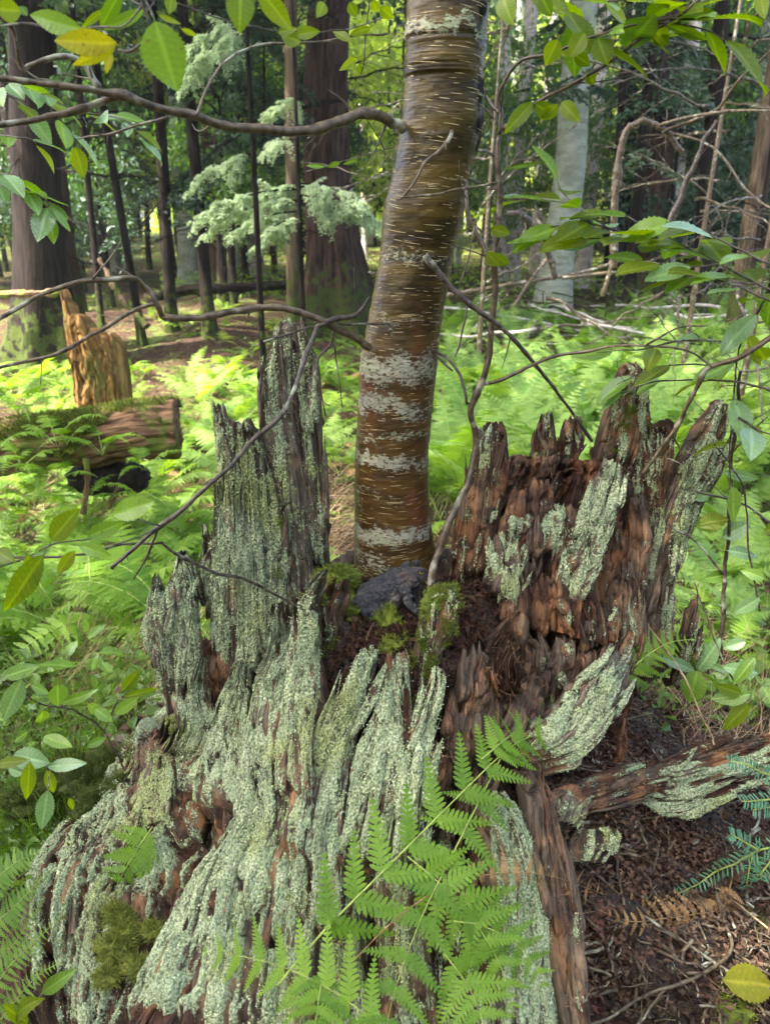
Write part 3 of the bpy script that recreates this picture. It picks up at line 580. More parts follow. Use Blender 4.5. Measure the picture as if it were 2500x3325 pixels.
SL = [  # name, rows, kwargs
 # --- left twin prong
 ('splinter', [(350,1530,405,1525,.90,.90),(322,1410,372,1405,.905,.905),(320,1315,362,1312,.91,.91),(331,1238,341,1236,.915,.915)], dict(lich=.55, grey=.8, thick=.018, seed=2, jag=.05)),
 ('splinter', [(368,1560,440,1530,.88,.90),(352,1410,436,1390,.90,.915),(354,1310,428,1295,.91,.92),(372,1250,414,1240,.915,.92),(384,1188,404,1183,.92,.92)], dict(lich=.62, grey=.8, thick=.022, seed=3, jag=.04)),
 ('splinter', [(440,1350,486,1350,.94,.94),(438,1250,470,1250,.94,.94),(436,1180,457,1180,.94,.94),(436,1128,446,1128,.94,.94)], dict(lich=.5, grey=.7, seed=4, jag=.04, thick=.012, flute=.003)),
 # --- main left slab
 ('splinter', [(455,1560,610,1520,.90,.90),(452,1400,600,1400,.925,.93),(462,1200,590,1200,.94,.945),(466,1000,572,1000,.945,.95),(462,925,556,925,.945,.95),(456,862,548,868,.945,.95)],
   dict(top=[(0,1),(.30,1),(.36,.90),(.6,.885),(.72,.87),(.8,.91),(.88,.87),(1,.85)], jag=.05, lich=.56, grey=.75, thick=.035, bulge=.35, seed=5, flute=.007, fs=.018, fl=.2, crack=.012)),
 # --- tall slab front / back
 ('splinter', [(590,1360,690,1340,.955,.955),(592,1200,672,1200,.965,.965),(574,1050,660,1050,.97,.97),(560,920,636,900,.975,.975),(556,790,632,780,.975,.975),(578,690,630,680,.98,.98)],
   dict(top=[(0,.82),(.2,.86),(.3,.84),(.36,.99),(.9,1),(1,.96)], jag=.05, lich=.36, grey=.85, thick=.025, seed=6, fl=.25, fs=.014, flute=.006, crack=.008)),
 ('splinter', [(668,1270,715,1260,.99,.99),(645,1100,704,1100,.99,.99),(628,950,696,950,.99,.99),(612,800,690,800,.99,.99),(606,672,664,672,.99,.99)],
   dict(top=[(0,1),(.75,.995),(.9,.9),(1,.86)], jag=.05, lich=.34, grey=.7, thick=.03, seed=7, fl=.25, crack=.01, bulge=.5)),
 ('splinter', [(655,1290,702,1280,1.005,1.005),(632,1000,690,1000,1.005,1.005),(610,850,668,850,1.005,1.005),(612,770,640,770,1.005,1.005)], dict(lich=-.4, grey=.05, thick=.02, seed=8, flute=.009)),
 ('splinter', [(560,1420,650,1400,.93,.93),(565,1250,628,1250,.95,.95),(556,1100,612,1100,.955,.955),(548,985,590,985,.96,.96)], dict(lich=.5, moss=.25, grey=.5, thick=.03, seed=9, jag=.10, bulge=.5)),
 # --- lower left lumps under the slab
 ('root', [(350,1760,480,1790),(372,1660,480,1680),(386,1570,470,1580,.86),(402,1500,452,1500,.88),(430,1418,446,1418,.89)], dict(lich=.66, grey=.4, thick=.03, bulge=.5, seed=10, off=.03, jag=.03)),
 ('root', [(420,1800,560,1800),(440,1690,560,1690),(452,1600,548,1600,.85),(478,1500,540,1500,.875),(508,1426,524,1426,.885)], dict(lich=.66, grey=.4, thick=.03, bulge=.5, seed=11, off=.035, jag=.03)),
 ('splinter', [(400,1560,520,1540,.90),(425,1440,510,1440,.915),(438,1375,500,1372,.92)], dict(lich=-.35, grey=.12, thick=.02, seed=12, jag=.12, flute=.008)),
 # --- the long flowing ridges down the front
 ('root', [(250,2260,610,2290),(330,2080,630,2120),(430,1900,645,1930),(520,1760,655,1780),(540,1640,640,1650),(552,1500,640,1500,.83),(576,1400,632,1400,.85),(588,1300,616,1300,.87)],
   dict(lich=.72, grey=.4, thick=.05, bulge=.42, seed=13, off=.055, flute=.009, fs=.020, fl=.09, jag=.03, rough=1.4)),
 ('root', [(560,1900,680,1920),(585,1760,690,1780),(596,1640,700,1650),(612,1520,700,1520,.80),(626,1420,690,1420,.82),(645,1345,682,1345,.835),(655,1290,676,1290,.85),(692,1232,706,1230,.87)],
   dict(lich=.68, grey=.4, thick=.035, bulge=.5, seed=14, off=.06, flute=.008, jag=.03, rough=1.3)),
 ('root', [(620,2060,735,2080),(640,1900,742,1930),(655,1740,750,1760),(688,1600,766,1600,.745),(738,1500,800,1500,.77),(774,1424,814,1424,.79),(788,1398,812,1398,.80)],
   dict(lich=.72, grey=.4, thick=.03, bulge=.5, seed=15, off=.055, flute=.008, jag=.04, rough=1.3)),
 ('root', [(712,1900,820,1930),(740,1780,840,1800),(768,1660,862,1680),(800,1560,888,1570,.775),(824,1470,884,1470,.79),(834,1392,880,1392,.80)],
   dict(top=[(0,1),(.4,.97),(.6,1),(1,.95)], lich=.66, grey=.35, thick=.03, bulge=.4, seed=16, off=.05, jag=.05)),
 ('root', [(820,1900,915,1910),(838,1800,915,1810),(862,1680,920,1690),(890,1590,928,1590,.765),(918,1500,950,1500,.78),(934,1438,954,1438,.79)],
   dict(lich=.8, grey=.5, thick=.022, bulge=.6, seed=17, off=.055, jag=.03)),
 ('root', [(860,1620,925,1620,.80),(880,1500,935,1500,.82),(898,1400,958,1400,.835),(908,1330,978,1335,.84),(925,1285,984,1290,.85),(940,1262,974,1266,.86)],
   dict(lich=.30, moss=.42, grey=.2, thick=.04, bulge=.7, seed=18, jag=.03, flute=.005)),
 ('root', [(655,1450,720,1450,.86),(672,1380,730,1380,.87),(690,1300,745,1300,.88),(712,1240,752,1245,.89)], dict(lich=.2, moss=.5, grey=.3, thick=.03, bulge=.6, seed=19)),
 ('root', [(500,2300,690,2320),(560,2150,680,2170),(600,2000,690,2030),(632,1880,690,1890)], dict(lich=.6, moss=.28, grey=.3, thick=.03, seed=20, off=.05, bulge=.5)),
 # --- lower front, behind the ferns
 ('root', [(650,2320,800,2330),(660,2160,795,2170),(672,2000,790,2010),(700,1850,790,1860),(738,1738,780,1738)], dict(lich=.6, grey=.35, thick=.03, seed=21, off=.035, bulge=.5, crack=.01)),
 ('root', [(800,2320,960,2330),(800,2170,945,2180),(812,2040,930,2050),(830,1900,905,1900),(850,1780,890,1780)], dict(lich=.5, moss=.15, grey=.35, thick=.03, seed=22, off=.035, bulge=.5, crack=.01)),
 ('root', [(940,2330,1100,2330),(930,2170,1085,2180),(925,2040,1060,2050),(930,1880,1040,1890),(950,1760,1020,1760)], dict(lich=.3, moss=.1, grey=.15, thick=.03, seed=23, off=.02, bulge=.5, crack=.015)),
 ('root', [(1090,2330,1200,2330),(1080,2200,1205,2200),(1068,2050,1185,2060),(1058,1900,1165,1900),(1036,1770,1130,1775),(1032,1700,1090,1700)], dict(lich=.72, grey=.6, thick=.03, seed=24, off=.05, bulge=.45)),
 ('root', [(1205,2330,1250,2330),(1190,2200,1240,2200),(1180,2060,1215,2060),(1165,1900,1190,1900)], dict(lich=.75, grey=.5, thick=.02, seed=25, off=.035, bulge=.6)),
 ('plank', [(1235,2330,1300,2330),(1212,2200,1282,2200),(1180,2050,1255,2050),(1155,1900,1225,1900),(1135,1760,1195,1760),(1118,1640,1160,1640)], dict(lich=-.1, grey=.35, thick=.03, seed=26, off=.06, bulge=.35, fs=.008, fl=.4, jag=.05, flute=.004)),
 # --- left foot of the stump
 ('root', [(60,2260,260,2330),(50,2080,350,2170),(70,1930,400,2010),(140,1830,430,1900),(230,1730,450,1790),(300,1640,450,1690),(340,1570,430,1590)],
   dict(lich=.46, moss=.22, grey=.15, thick=.05, bulge=.35, seed=27, off=.03, flute=.010, fs=.03, rough=2.0, crack=.03)),
 ('root', [(230,2330,440,2330),(300,2180,450,2170),(370,2060,500,2040),(430,1950,540,1930),(470,1850,560,1840),(470,1740,560,1740)], dict(lich=-.3, moss=.2, grey=.10, thick=.04, bulge=.3, seed=28, off=.065, crack=.025, cub=.006)),
 ('root', [(300,1800,430,1850),(330,1700,440,1740),(340,1620,430,1640),(350,1550,410,1550,.87)], dict(lich=.55, moss=.2, grey=.3, thick=.03, bulge=.5, seed=29, off=.045)),
 # --- right block of red rotten wood
 ('wood_block', [(860,1800,1300,1760,.83,.86),(915,1620,1360,1600,.875,.89),(950,1450,1385,1430,.93,.93),(965,1300,1385,1290,.965,.96),(990,1160,1390,1150,1.0,1.0),(1050,1050,1385,1050,1.03,1.03),(1085,978,1372,978,1.05,1.05)],
   dict(lich=-.06, moss=-.1, grey=.12, thick=.16, bulge=-.05, seed=30, flute=.010, fs=.026, fl=.22, jag=.03, rough=1.4, crack=.030, cub=.010, ribs=60)),
 ('splinter', [(968,1300,1040,1290,.97,.955),(985,1200,1060,1190,.985,.975),(1000,1100,1085,1090,1.0,.99),(1022,1000,1095,1000,1.01,1.0),(1042,930,1092,935,1.02,1.01),(1056,900,1082,902,1.02,1.02)], dict(lich=.15, grey=.15, thick=.03, bulge=.5, seed=31, jag=.08, crack=.01)),
 ('splinter', [(1020,1010,1062,1010,1.0,.99),(1030,960,1064,955,1.005,.995),(1045,915,1066,912,1.01,1.01)], dict(lich=.62, grey=.5, thick=.015, bulge=.5, seed=32)),
 ('splinter', [(1140,1040,1205,1040,1.07,1.07),(1152,960,1202,960,1.08,1.08),(1172,885,1192,880,1.085,1.085)], dict(lich=.15, grey=.1, thick=.03, seed=33, jag=.12, bulge=.6)),
 ('splinter', [(1190,1020,1250,1010,1.09,1.09),(1205,960,1256,955,1.09,1.09),(1222,892,1260,892,1.095,1.095)], dict(lich=.12, moss=.15, grey=.1, thick=.03, seed=34, jag=.12, bulge=.6)),
 ('splinter', [(1270,1060,1375,1060,1.05,1.05),(1292,950,1392,950,1.065,1.065),(1318,870,1400,870,1.07,1.07),(1338,810,1392,805,1.075,1.075),(1352,785,1372,780,1.075,1.075)], dict(lich=.22, moss=.32, grey=.1, thick=.05, seed=35, jag=.08, bulge=.6, crack=.012)),
 ('splinter', [(1358,1200,1440,1200,1.04,1.04),(1372,1040,1440,1040,1.05,1.05),(1388,950,1450,945,1.06,1.06),(1402,908,1456,903,1.06,1.06)], dict(lich=.22, moss=.1, grey=.1, thick=.04, seed=36, jag=.09, bulge=.6)),
 ('splinter', [(1375,1500,1450,1480,.97,.99),(1382,1350,1452,1340,1.0,1.01),(1396,1220,1468,1210,1.02,1.03),(1425,1100,1500,1100,1.04,1.04),(1464,1000,1540,1010,1.05,1.05),(1510,920,1566,925,1.06,1.06),(1556,855,1572,858,1.065,1.065)],
   dict(lich=.42, moss=.02, grey=.55, thick=.045, bulge=.6, seed=37, fl=.3, jag=.05, fs=.012)),
 ('splinter', [(1330,1440,1395,1440,.93,.93),(1340,1280,1398,1280,.965,.965),(1355,1150,1405,1150,.995,.995),(1350,1060,1398,1060,1.01,1.01)], dict(lich=-.2, grey=.45, thick=.03, bulge=.5, seed=38, jag=.1)),
 ('splinter', [(1180,1340,1235,1345,.925,.925),(1205,1260,1262,1268,.935,.935),(1232,1190,1292,1200,.95,.95),(1258,1110,1325,1122,.965,.965),(1286,1040,1342,1055,.985,.985),(1308,985,1344,990,1.0,1.0)],
   dict(lich=.70, grey=.75, thick=.022, bulge=.5, seed=39, fl=.3, fs=.010, jag=.05)),
 ('splinter', [(1040,1320,1160,1330,.92,.92),(1046,1240,1150,1245,.935,.935),(1070,1180,1130,1180,.95,.95),(1085,1120,1112,1118,.965,.965)], dict(lich=.62, moss=.1, grey=.5, thick=.02, bulge=.35, seed=40, jag=.10)),
 ('splinter', [(1168,1235,1205,1240,.945,.945),(1152,1180,1222,1180,.955,.955),(1158,1120,1216,1120,.97,.97),(1172,1085,1210,1085,.98,.98)], dict(lich=.68, moss=.1, grey=.5, thick=.02, bulge=.4, seed=41, jag=.08)),
 ('splinter', [(1000,1640,1200,1620,.84,.85),(1020,1540,1210,1520,.86,.87),(1060,1430,1200,1420,.89,.90),(1090,1350,1160,1345,.915,.915)], dict(lich=-.3, grey=.42, thick=.03, bulge=.3, seed=42, jag=.16, flute=.006, fs=.022, cub=.008)),
 ('splinter', [(1250,1560,1345,1520,.87,.88),(1270,1440,1380,1420,.89,.91),(1300,1340,1385,1330,.92,.93),(1320,1240,1370,1240,.94,.95)], dict(lich=.12, grey=.4, thick=.03, bulge=.3, seed=43, jag=.12, flute=.007, cub=.008)),
 ('splinter', [(1195,1360,1320,1390,.905,.905),(1200,1310,1318,1330,.915,.915),(1215,1290,1300,1300,.925,.925)], dict(lich=.1, grey=.1, thick=.03, bulge=.5, seed=44, jag=.2, rough=2)),
 ('splinter', [(1448,1500,1490,1500,.99,.99),(1464,1400,1500,1400,.995,.995),(1488,1285,1514,1283,1.0,1.0)], dict(lich=.3, moss=.2, grey=.2, thick=.025, bulge=.7, seed=45)),
]
for k, (x0, x1, yb, yt, dx) in enumerate([(950, 1030, 1690, 1480, 14), (1010, 1095, 1660, 1420, 26), (1075, 1150, 1650, 1440, 30), (985, 1050, 1560, 1370, 18), (1040, 1120, 1500, 1350, 20), (905, 975, 1760, 1580, 12), (1120, 1200, 1660, 1500, 24), (985, 1060, 1800, 1640, 10)]):
    SL.append(('splinter', [(x0, yb, x1, yb-12), (x0+dx*.5, (yb+yt)/2, x1+dx*.4, (yb+yt)/2-8), (x0+dx, yt, x1+dx*.6, yt-4)], dict(lich=-.25, grey=.15+.12*(k % 4), thick=.03, bulge=.3, seed=350+k, jag=.28, off=.036, flute=.007, fs=.018, crack=.014, cub=.005, ribs=6)))
_r = np.random.default_rng(91)
for k in range(26):               # blocky lumps of brown rot breaking out of the right-hand mass
    cx, cy = _r.uniform(1010, 1350), _r.uniform(1080, 1560); w_, h_ = _r.uniform(18, 46), _r.uniform(26, 95); ln_ = _r.uniform(-.1, .35)*h_; Yb = float(np.interp(cy, [980, 1150, 1300, 1430, 1600], [1.03, .98, .945, .905, .855]))-.012*_r.random()
    SL.append(('wood_chunk', [(cx-w_, cy+h_, cx+w_*.8, cy+h_*_r.uniform(.8, 1), Yb-.015, Yb-.012), (cx-w_*.9+ln_*.5, cy, cx+w_+ln_*.5, cy, Yb-.02, Yb-.016), (cx-w_*.7+ln_, cy-h_, cx+w_*.8+ln_, cy-h_*_r.uniform(.8, 1), Yb, Yb)], dict(lich=float(_r.choice([-.4, -.3, .05, .35])), grey=float(_r.uniform(0, .45)), thick=.03, bulge=.3, seed=300+k, jag=.18, cub=.006, flute=.005, crack=.012, ribs=3)))
for nm, rows, kw in SL:
    off = kw.pop('off', 0.0); slab((rowsF if nm == 'root' else rowsG)(rows, off), **kw).build(nm, M_wood, STUMP)
# loose lichen-crusted pieces lying against the stump (things of their own)
def loose(name, label, cat, rows, **kw):
    off = kw.pop('off', 0.0); rows = [(a, b, c, d, min(e, GY(a, b)-.045), min(f, GY(c, d)-.045)) for a, b, c, d, e, f in rowsG(rows, off)]; mb = slab(rows, **kw); V = np.concatenate(mb.V)
    o = mb.build(name, M_wood, origin=(V[:, 0].mean(), V[:, 1].mean(), V[:, 2].min())); tag(o, label, cat); return o
loose('broken_wood_slab', 'thick pale green lichened slab leaning diagonally against the red wood of the stump, right of the fern', 'wood slab',
 [(1135,1600,1180,1690,.75,.73),(1190,1545,1255,1650,.775,.755),(1235,1480,1310,1570,.80,.785),(1295,1420,1350,1480,.83,.82),(1345,1375,1384,1400,.86,.855)], top=[(0,.97),(.5,1),(1,.9)], lich=.80, grey=.75, thick=.022, bulge=.25, seed=50, jag=.10, fs=.010, flute=.007, ribs=24)
loose('fallen_bark_plate', 'mint green lichened bark plate lying at the right edge above the bare red soil', 'bark plate',
 [(1345,1690,1372,1722,.85,.84),(1400,1668,1440,1758,.855,.83),(1480,1648,1520,1745,.865,.84),(1570,1630,1610,1705,.88,.86),(1700,1590,1720,1690,.90,.88)], lich=.74, grey=.4, thick=.012, bulge=.15, seed=51, jag=.12, ribs=14)
loose('dark_bark_strip', 'long dark rotten wood strip lying right above the mint green bark plate', 'wood strip',
 [(1120,1745,1140,1790,.83,.81),(1250,1700,1270,1760,.85,.83),(1400,1655,1415,1700,.87,.85),(1560,1600,1570,1640,.90,.88),(1720,1580,1725,1606,.93,.91)], lich=.05, grey=.15, thick=.025, bulge=.5, seed=52, jag=.03)
loose('curled_wood_chunk', 'curled pale wood chunk with frilly lichen top beside the dark plank', 'wood chunk',
 [(1185,1775,1240,1795,.78,.78),(1178,1740,1255,1755,.785,.785),(1190,1700,1240,1712,.795,.795)], lich=.35, grey=.95, thick=.03, bulge=.6, seed=53, jag=.25)
loose('lichen_chunk', 'round chunk of wood frosted in bright green lichen on the soil below the curled chunk', 'wood chunk',
 [(1235,1862,1296,1868,.76,.76),(1232,1820,1318,1825,.765,.765),(1245,1788,1310,1795,.775,.775)], lich=.72, grey=.3, thick=.03, bulge=.7, seed=54, jag=.10)
# lichen squamules and moss tufts standing off the wood
def crust():
    Pn, Nn = np.concatenate(LICH_P), np.concatenate(LICH_N); r = np.random.default_rng(3)
    k = 210000; i = r.integers(0, len(Pn), k); p = Pn[i]+r.normal(0, .0011, (k, 3)); nn = Nn[i]
    keep = (fbm(p/.016, 3, 71)+.5*fbm(p/.05, 2, 72)) > -.02; p, nn = p[keep], nn[keep]; k = len(p)
    n2 = nrm(nn+r.normal(0, .36, (k, 3))); size = r.uniform(.0009, .0025, k); mb = MB(); p = p+nn*.0009
    A = np.zeros((k, 4)); A[:, 0] = r.uniform(0, 1, k); scatter_quads(mb, p, n2, size, .85, 5, A, bent=.8)
    tag(mb.build('lichen_crust', M_lichen, STUMP, smooth=False), kind='stuff')
    Pn, Nn = np.concatenate(MOSS_P), np.concatenate(MOSS_N); k = 60000; i = r.integers(0, len(Pn), k)
    p = Pn[i]+r.normal(0, .001, (k, 3)); keep = fbm(p/.02, 3, 75) > -.1; p = p[keep]; nn = Nn[i][keep]; k = len(p); mb = MB()
    A = np.zeros((k, 4)); A[:, 0] = r.uniform(.1, 1, k); blades(mb, p, nn+r.normal(0, .5, (k, 3))+[0, 0, .3], r.uniform(.002, .006, k), r.uniform(.0008, .0016, k), 6, A, 1)
    tag(mb.build('moss', M_moss, STUMP, smooth=False), kind='stuff')
crust()
def fibres():
    Pn, Nn = np.concatenate(WOOD_P), np.concatenate(WOOD_N); r = np.random.default_rng(8); k = 5200; i = r.integers(0, len(Pn), k); p = Pn[i]; s = p[:, 2] > .42; p = p[s]; nn = Nn[i][s]; k = len(p)
    mb = MB(); d = nn*.35+r.normal(0, .5, (k, 3))+np.where(r.random(k) < .5, 1, -1)[:, None]*np.array([.25, 0, .9]); L = r.gamma(1.6, .006, k)+.004
    blades(mb, p, d, L, r.uniform(.0005, .0016, k), 9, segs=4, bend=.7); tag(mb.build('torn_fibres', mat_simple('torn_fibres', (.03, .014, .008), (.30, .17, .09), 60, .8), STUMP, smooth=False), kind='stuff')
fibres()
mb = MB()
for (px, py, Y, a, b, c, sd) in [(728,1252,.93,.026,.02,.018,1),(700,1290,.90,.02,.02,.015,2),(738,1318,.895,.030,.022,.018,3),(762,1345,.885,.018,.016,.012,4),(835,1352,.865,.018,.014,.020,5),
        (868,1372,.855,.012,.01,.010,6),(948,1312,.842,.020,.016,.022,7),(965,1295,.855,.013,.012,.018,8),(808,1372,.86,.010,.01,.010,9),(845,1395,.84,.014,.012,.010,20)]:
    moss_cushion(mb, P(px, py, Y), (a, b, c), sd)
mb.build('moss_cushion', M_moss, STUMP)
mb = MB()
for (px, py, sx, sd) in [(190,1690,.050,10),(245,1655,.04,11),(120,1705,.045,12),(280,1700,.035,13),(60,1735,.04,14),(210,1745,.035,15),(320,1640,.03,16),(360,1610,.02,17),(150,1650,.03,18)]:
    c = G(px, py); c = c+(CAM-c)*.105; moss_cushion(mb, c, (sx*.9, sx*.7, sx*.5), sd)
mb.build('moss_cushion', M_mossdk, STUMP)
mb = MB()
for (px, py, sx, sd) in [(255,1985,.020,30),(275,2020,.018,31),(250,2050,.02,32),(330,2010,.014,33),(355,2160,.02,34),(300,2090,.016,35),(385,2180,.015,36),(232,2110,.014,37)]:
    c = G(px, py); c = c+(CAM-c)*.105; moss_cushion(mb, c, (sx*.9, sx*.55, sx*.75), sd, 1.0)
mb.build('moss_cushion', mat_moss('yellow_moss', (.07, .09, .015), (.30, .33, .06), (.44, .44, .12)), STUMP)
# ================================================================ birch growing out of the stump
BIRCH = empty('birch_tree', P(853, 1225, 1.03), 'brown birch with pale lenticel dashes and silvery lichen bands growing up behind the toad', 'tree')
def birch_trunk():
    ctl = [(1330,872,205,1.03),(1225,856,182,1.03),(1130,848,164,1.03),(1000,845,156,1.03),(850,856,160,1.03),(780,862,166,1.03),(700,873,160,1.03),(600,892,160,1.03),(540,902,160,1.03),(450,917,176,1.03),(380,932,172,1.03),(275,954,180,1.03),(200,958,172,1.03),(90,965,175,1.03),(0,968,178,1.03)]
    C = [P(px, py, Y) for py, px, w, Y in ctl]; R = [pxm(px, py, Y, w/2) for py, px, w, Y in ctl]
    z = C[-1]; 
    for k in range(1, 9): C.append(z+np.array([.06*k, .05*k, .9*k])); R.append(R[14]*(1-.08*k))
    C = np.array(C); n = len(C); zz = C[:, 2]
    lv = np.concatenate([np.linspace(zz[0], zz[14], 420), np.linspace(zz[14], zz[-1], 60)[1:]])
    CR = cr(np.column_stack([C, R]), 900); o = np.argsort(CR[:, 2]); D = np.stack([np.interp(lv, CR[o, 2], CR[o, k]) for k in range(4)], -1)
    ns = 150; th = np.linspace(0, 2*np.pi, ns, endpoint=False); TH, Z = np.meshgrid(th, lv)
    rad = D[:, 3][:, None]; X = D[:, 0][:, None]+0*TH; Y = D[:, 1][:, None]+0*TH
    q = np.stack([np.cos(TH)*1.2, np.sin(TH)*1.2, Z*3.2], -1)
    rr = rad*(1+.035*fbm(q, 3, 81))+.0007*fbm(np.stack([np.cos(TH)*3, np.sin(TH)*3, Z*160], -1), 3, 82)+.0005*fbm(np.stack([np.cos(TH)*14, np.sin(TH)*14, Z*240], -1), 2, 84)
    pk = P(975, 282, 1.03)[2]; d = np.hypot((TH-(-math.pi/2+.28))*rad, (Z-pk)*1.1); rr = rr+.006*np.exp(-(d/.022)**2)-.013*np.exp(-(d/.009)**2)
    V = np.stack([X+rr*np.cos(TH), Y+rr*np.sin(TH), Z], -1)
    # masks: pale lichen bands at their real heights, black scars with painted right-side shade, moss
    hz = lambda py: P(880, py, 1.03)[2]
    a = np.zeros_like(Z); side = np.cos(TH-math.radians(245))
    for y0, y1, s, sh in [(57,100,.56,.1),(535,572,.42,.5),(665,705,.32,.6),(742,828,.56,.3),(838,895,.54,.4),(905,935,.42,.3),(960,1000,.58,.2),(1035,1070,.30,.7),(1108,1150,.62,.2),(1165,1235,.35,.8)]:
        z1, z0 = hz(y0), hz(y1); c, w = .5*(z0+z1), .5*(z1-z0); wob = .020*fbm(np.stack([np.cos(TH)*2.5, np.sin(TH)*2.5, Z*9], -1), 3, 90+y0)
        a = np.maximum(a, s*(1+sh*(side-.6))*np.exp(-np.abs((Z+wob-c)/w)**3))
    left = sm(-np.cos(TH), .45, .9)*sm(hz(760)-Z, 0, .05); a = np.maximum(a, .52*left*(.6+.9*fbm(V/.035, 3, 98))); a = a+.13*fbm(V/.02, 3, 92)
    right_shade = sm(np.cos(TH), .40, .85)*sm(Z-hz(520), 0, .10)*(.55+.7*fbm(V/.03, 3, 93)); b = np.clip(right_shade+.9*np.exp(-(d/.012)**2)*(1+.5*fbm(V/.006, 2, 94)), 0, 1)  # shade of the upper right side painted into the black mask
    sc = np.exp(-(((Z-hz(635))/.006)**2+((TH-(-math.pi/2+.15))/.45)**2)); b = np.maximum(b, sc*.75*(1+fbm(V/.005, 3, 97)))
    ms = sm(hz(1150)-Z, 0, .05)*.0+.5*sm(-np.cos(TH), .6, 1)*sm(hz(1000)-Z, 0, .05)
    A = np.stack([a, b, ms, 0*a], -1).reshape(-1, 4); UV = np.stack([TH*.05, Z], -1).reshape(-1, 2)
    i = np.arange(len(lv)-1)[:, None]*ns; j = np.arange(ns)[None]; k = (j+1) % ns
    Q = np.stack([i+j, i+k, i+ns+k, i+ns+j], -1).reshape(-1, 4); mb = MB(); mb.add(V.reshape(-1, 3), Q, A=np.clip(A, 0, 1), UV=UV)
    # lenticels: thin pale raised dashes hugging the bark
    r = np.random.default_rng(11); zt = hz(0)+.05; zb = hz(1225)
    for _ in range(680):
        z = r.uniform(zb, zt); t0 = r.uniform(math.pi, 2*math.pi); L = min(.026, r.gamma(2.0, .0045)+.003); h = r.uniform(.00022, .00055)
        if z < hz(1120): L *= 1.8; h *= .9
        if z > hz(560): L *= 1.15
        i0 = int(np.argmin(np.abs(lv-z))); R0 = D[i0, 3]; m = 7; t = np.linspace(0, 1, m); tt = t0+t*L/R0
        slope = -.10 if z > hz(560) else (.06 if z < hz(1100) else 0.0)
        zz_ = z+slope*R0*(tt-t0)*1.0+.02*R0*np.sin(t0*3+z*40)*(t)+(.0)
        jt = (np.round(tt/(2*np.pi)*ns).astype(int)) % ns; ii = np.clip(np.searchsorted(lv, zz_), 0, len(lv)-1); Rr = rr[ii, jt]+.0009
        w = h*np.sin(np.pi*np.clip(t, .04, .96))**.5
        cx, cy = D[ii, 0], D[ii, 1]; lo = np.stack([cx+Rr*np.cos(tt), cy+Rr*np.sin(tt), zz_-w], -1); hi = lo.copy(); hi[:, 2] += 2*w
        VV = np.empty((2*m, 3)); VV[0::2] = lo; VV[1::2] = hi; kk = np.arange(m-1)*2
        mb.add(VV, np.stack([kk, kk+2, kk+3, kk+1], -1), A=[r.uniform(0, 1), 0, 0, 0], mat=1)
    mb.build('trunk', [M_birch, M_lent], BIRCH)
    return C
BC = birch_trunk()
def branch(parent, name, pts, r0, r1, mat, ns=8, n=None, knots=True, seed=0, origin=None, mb=None, build=True):
    """woody branch through image-traced points with a real depth each; r in pixels at the 1663-wide size"""
    C = pathP(pts); L = np.linalg.norm(np.diff(C, axis=0), axis=1).sum(); n = n or int(np.clip(L/.006, 14, 260))
    C = cr(C, n); m = pxm(*pts[len(pts)//2]); R = np.linspace(r0, r1, n)*m
    r = np.random.default_rng(seed+abs(int(pts[0][0]))); C = C+np.stack([fbm(np.stack([np.linspace(0, L/.035, n), np.full(n, k*7.7+seed), np.zeros(n)], -1), 3, 5) for k in range(3)], -1)*(.0030+R.mean()*.25)*np.minimum(1, np.arange(n)[:, None]/4)
    if knots:
        for _ in range(int(L/.03)):
            k = r.integers(2, n-1); R = R*(1+.14*np.exp(-((np.arange(n)-k)/1.2)**2))
    own = mb is None; mb = mb or MB()
    if r0 > 2.9 and mat in (M_branch, M_twig, M_sapl):       # spurs, buds and side twiglets
        T_ = nrm(np.gradient(C, axis=0))
        for _ in range(int(L/.028)):
            k = int(r.integers(2, n-2)); d_ = nrm(np.cross(T_[k], r.normal(size=3))+T_[k]*.6); l_ = r.uniform(.003, .008) if r.random() < .72 else r.uniform(.02, .06); q_ = C[k]+np.outer(np.linspace(0, 1, 6)*l_, d_)+np.outer(np.linspace(0, 1, 6)**2*l_*.3, r.normal(size=3)); tube(mb, q_, np.linspace(max(R[k]*.35, .0006), .0004, 6), 5, A=[.4, 0, 0, 0])
    tube(mb, C, R, ns, A=[.4, 0, 0, 0], rough=.0009 if r0*m > .003 else .0003, rs=170, seed=seed)
    if own and build: return mb.build(name, mat, parent, origin=origin), C
    return mb, C
B = []
def bb(name, pts, r0, r1, mat=M_branch, seed=0, sub=(), parent=BIRCH):
    mb, C = branch(None, name, pts, r0, r1, mat, seed=seed, build=False)
    for q in sub: branch(None, name, q[0], q[1], q[2], mat, mb=mb, seed=seed+3, ns=6)
    return mb.build(name, mat, parent)
# upper left limb
bb('branch', [(872,278,1.0),(850,262,.99),(815,246,.97),(778,243,.95),(730,262,.93),(680,280,.91),(620,286,.89),(540,280,.87),(470,270,.85),(400,250,.83),(350,235,.82),(290,215,.80),(225,195,.79),(160,187,.78),(90,178,.77),(-60,160,.75)], 14, 5,
   sub=[([(300,218,.80),(262,212,.80),(200,228,.80),(120,252,.79),(60,264,.78),(-60,276,.76)], 8.5, 6), ([(215,190,.79),(200,168,.79),(180,142,.79),(150,128,.78),(110,128,.77),(70,140,.77),(48,148,.77),(36,120,.76),(30,80,.76),(20,50,.75),(-20,20,.75)], 8, 3.5),
        ([(362,252,.82),(310,270,.83),(240,288,.84),(165,304,.85)], 3, 1.5), ([(425,248,.83),(440,205,.85),(465,160,.87),(500,125,.88),(560,98,.90),(640,92,.92),(760,80,.95),(840,72,.98)], 3, 2), ([(465,160,.87),(490,118,.87)], 2, 1)])
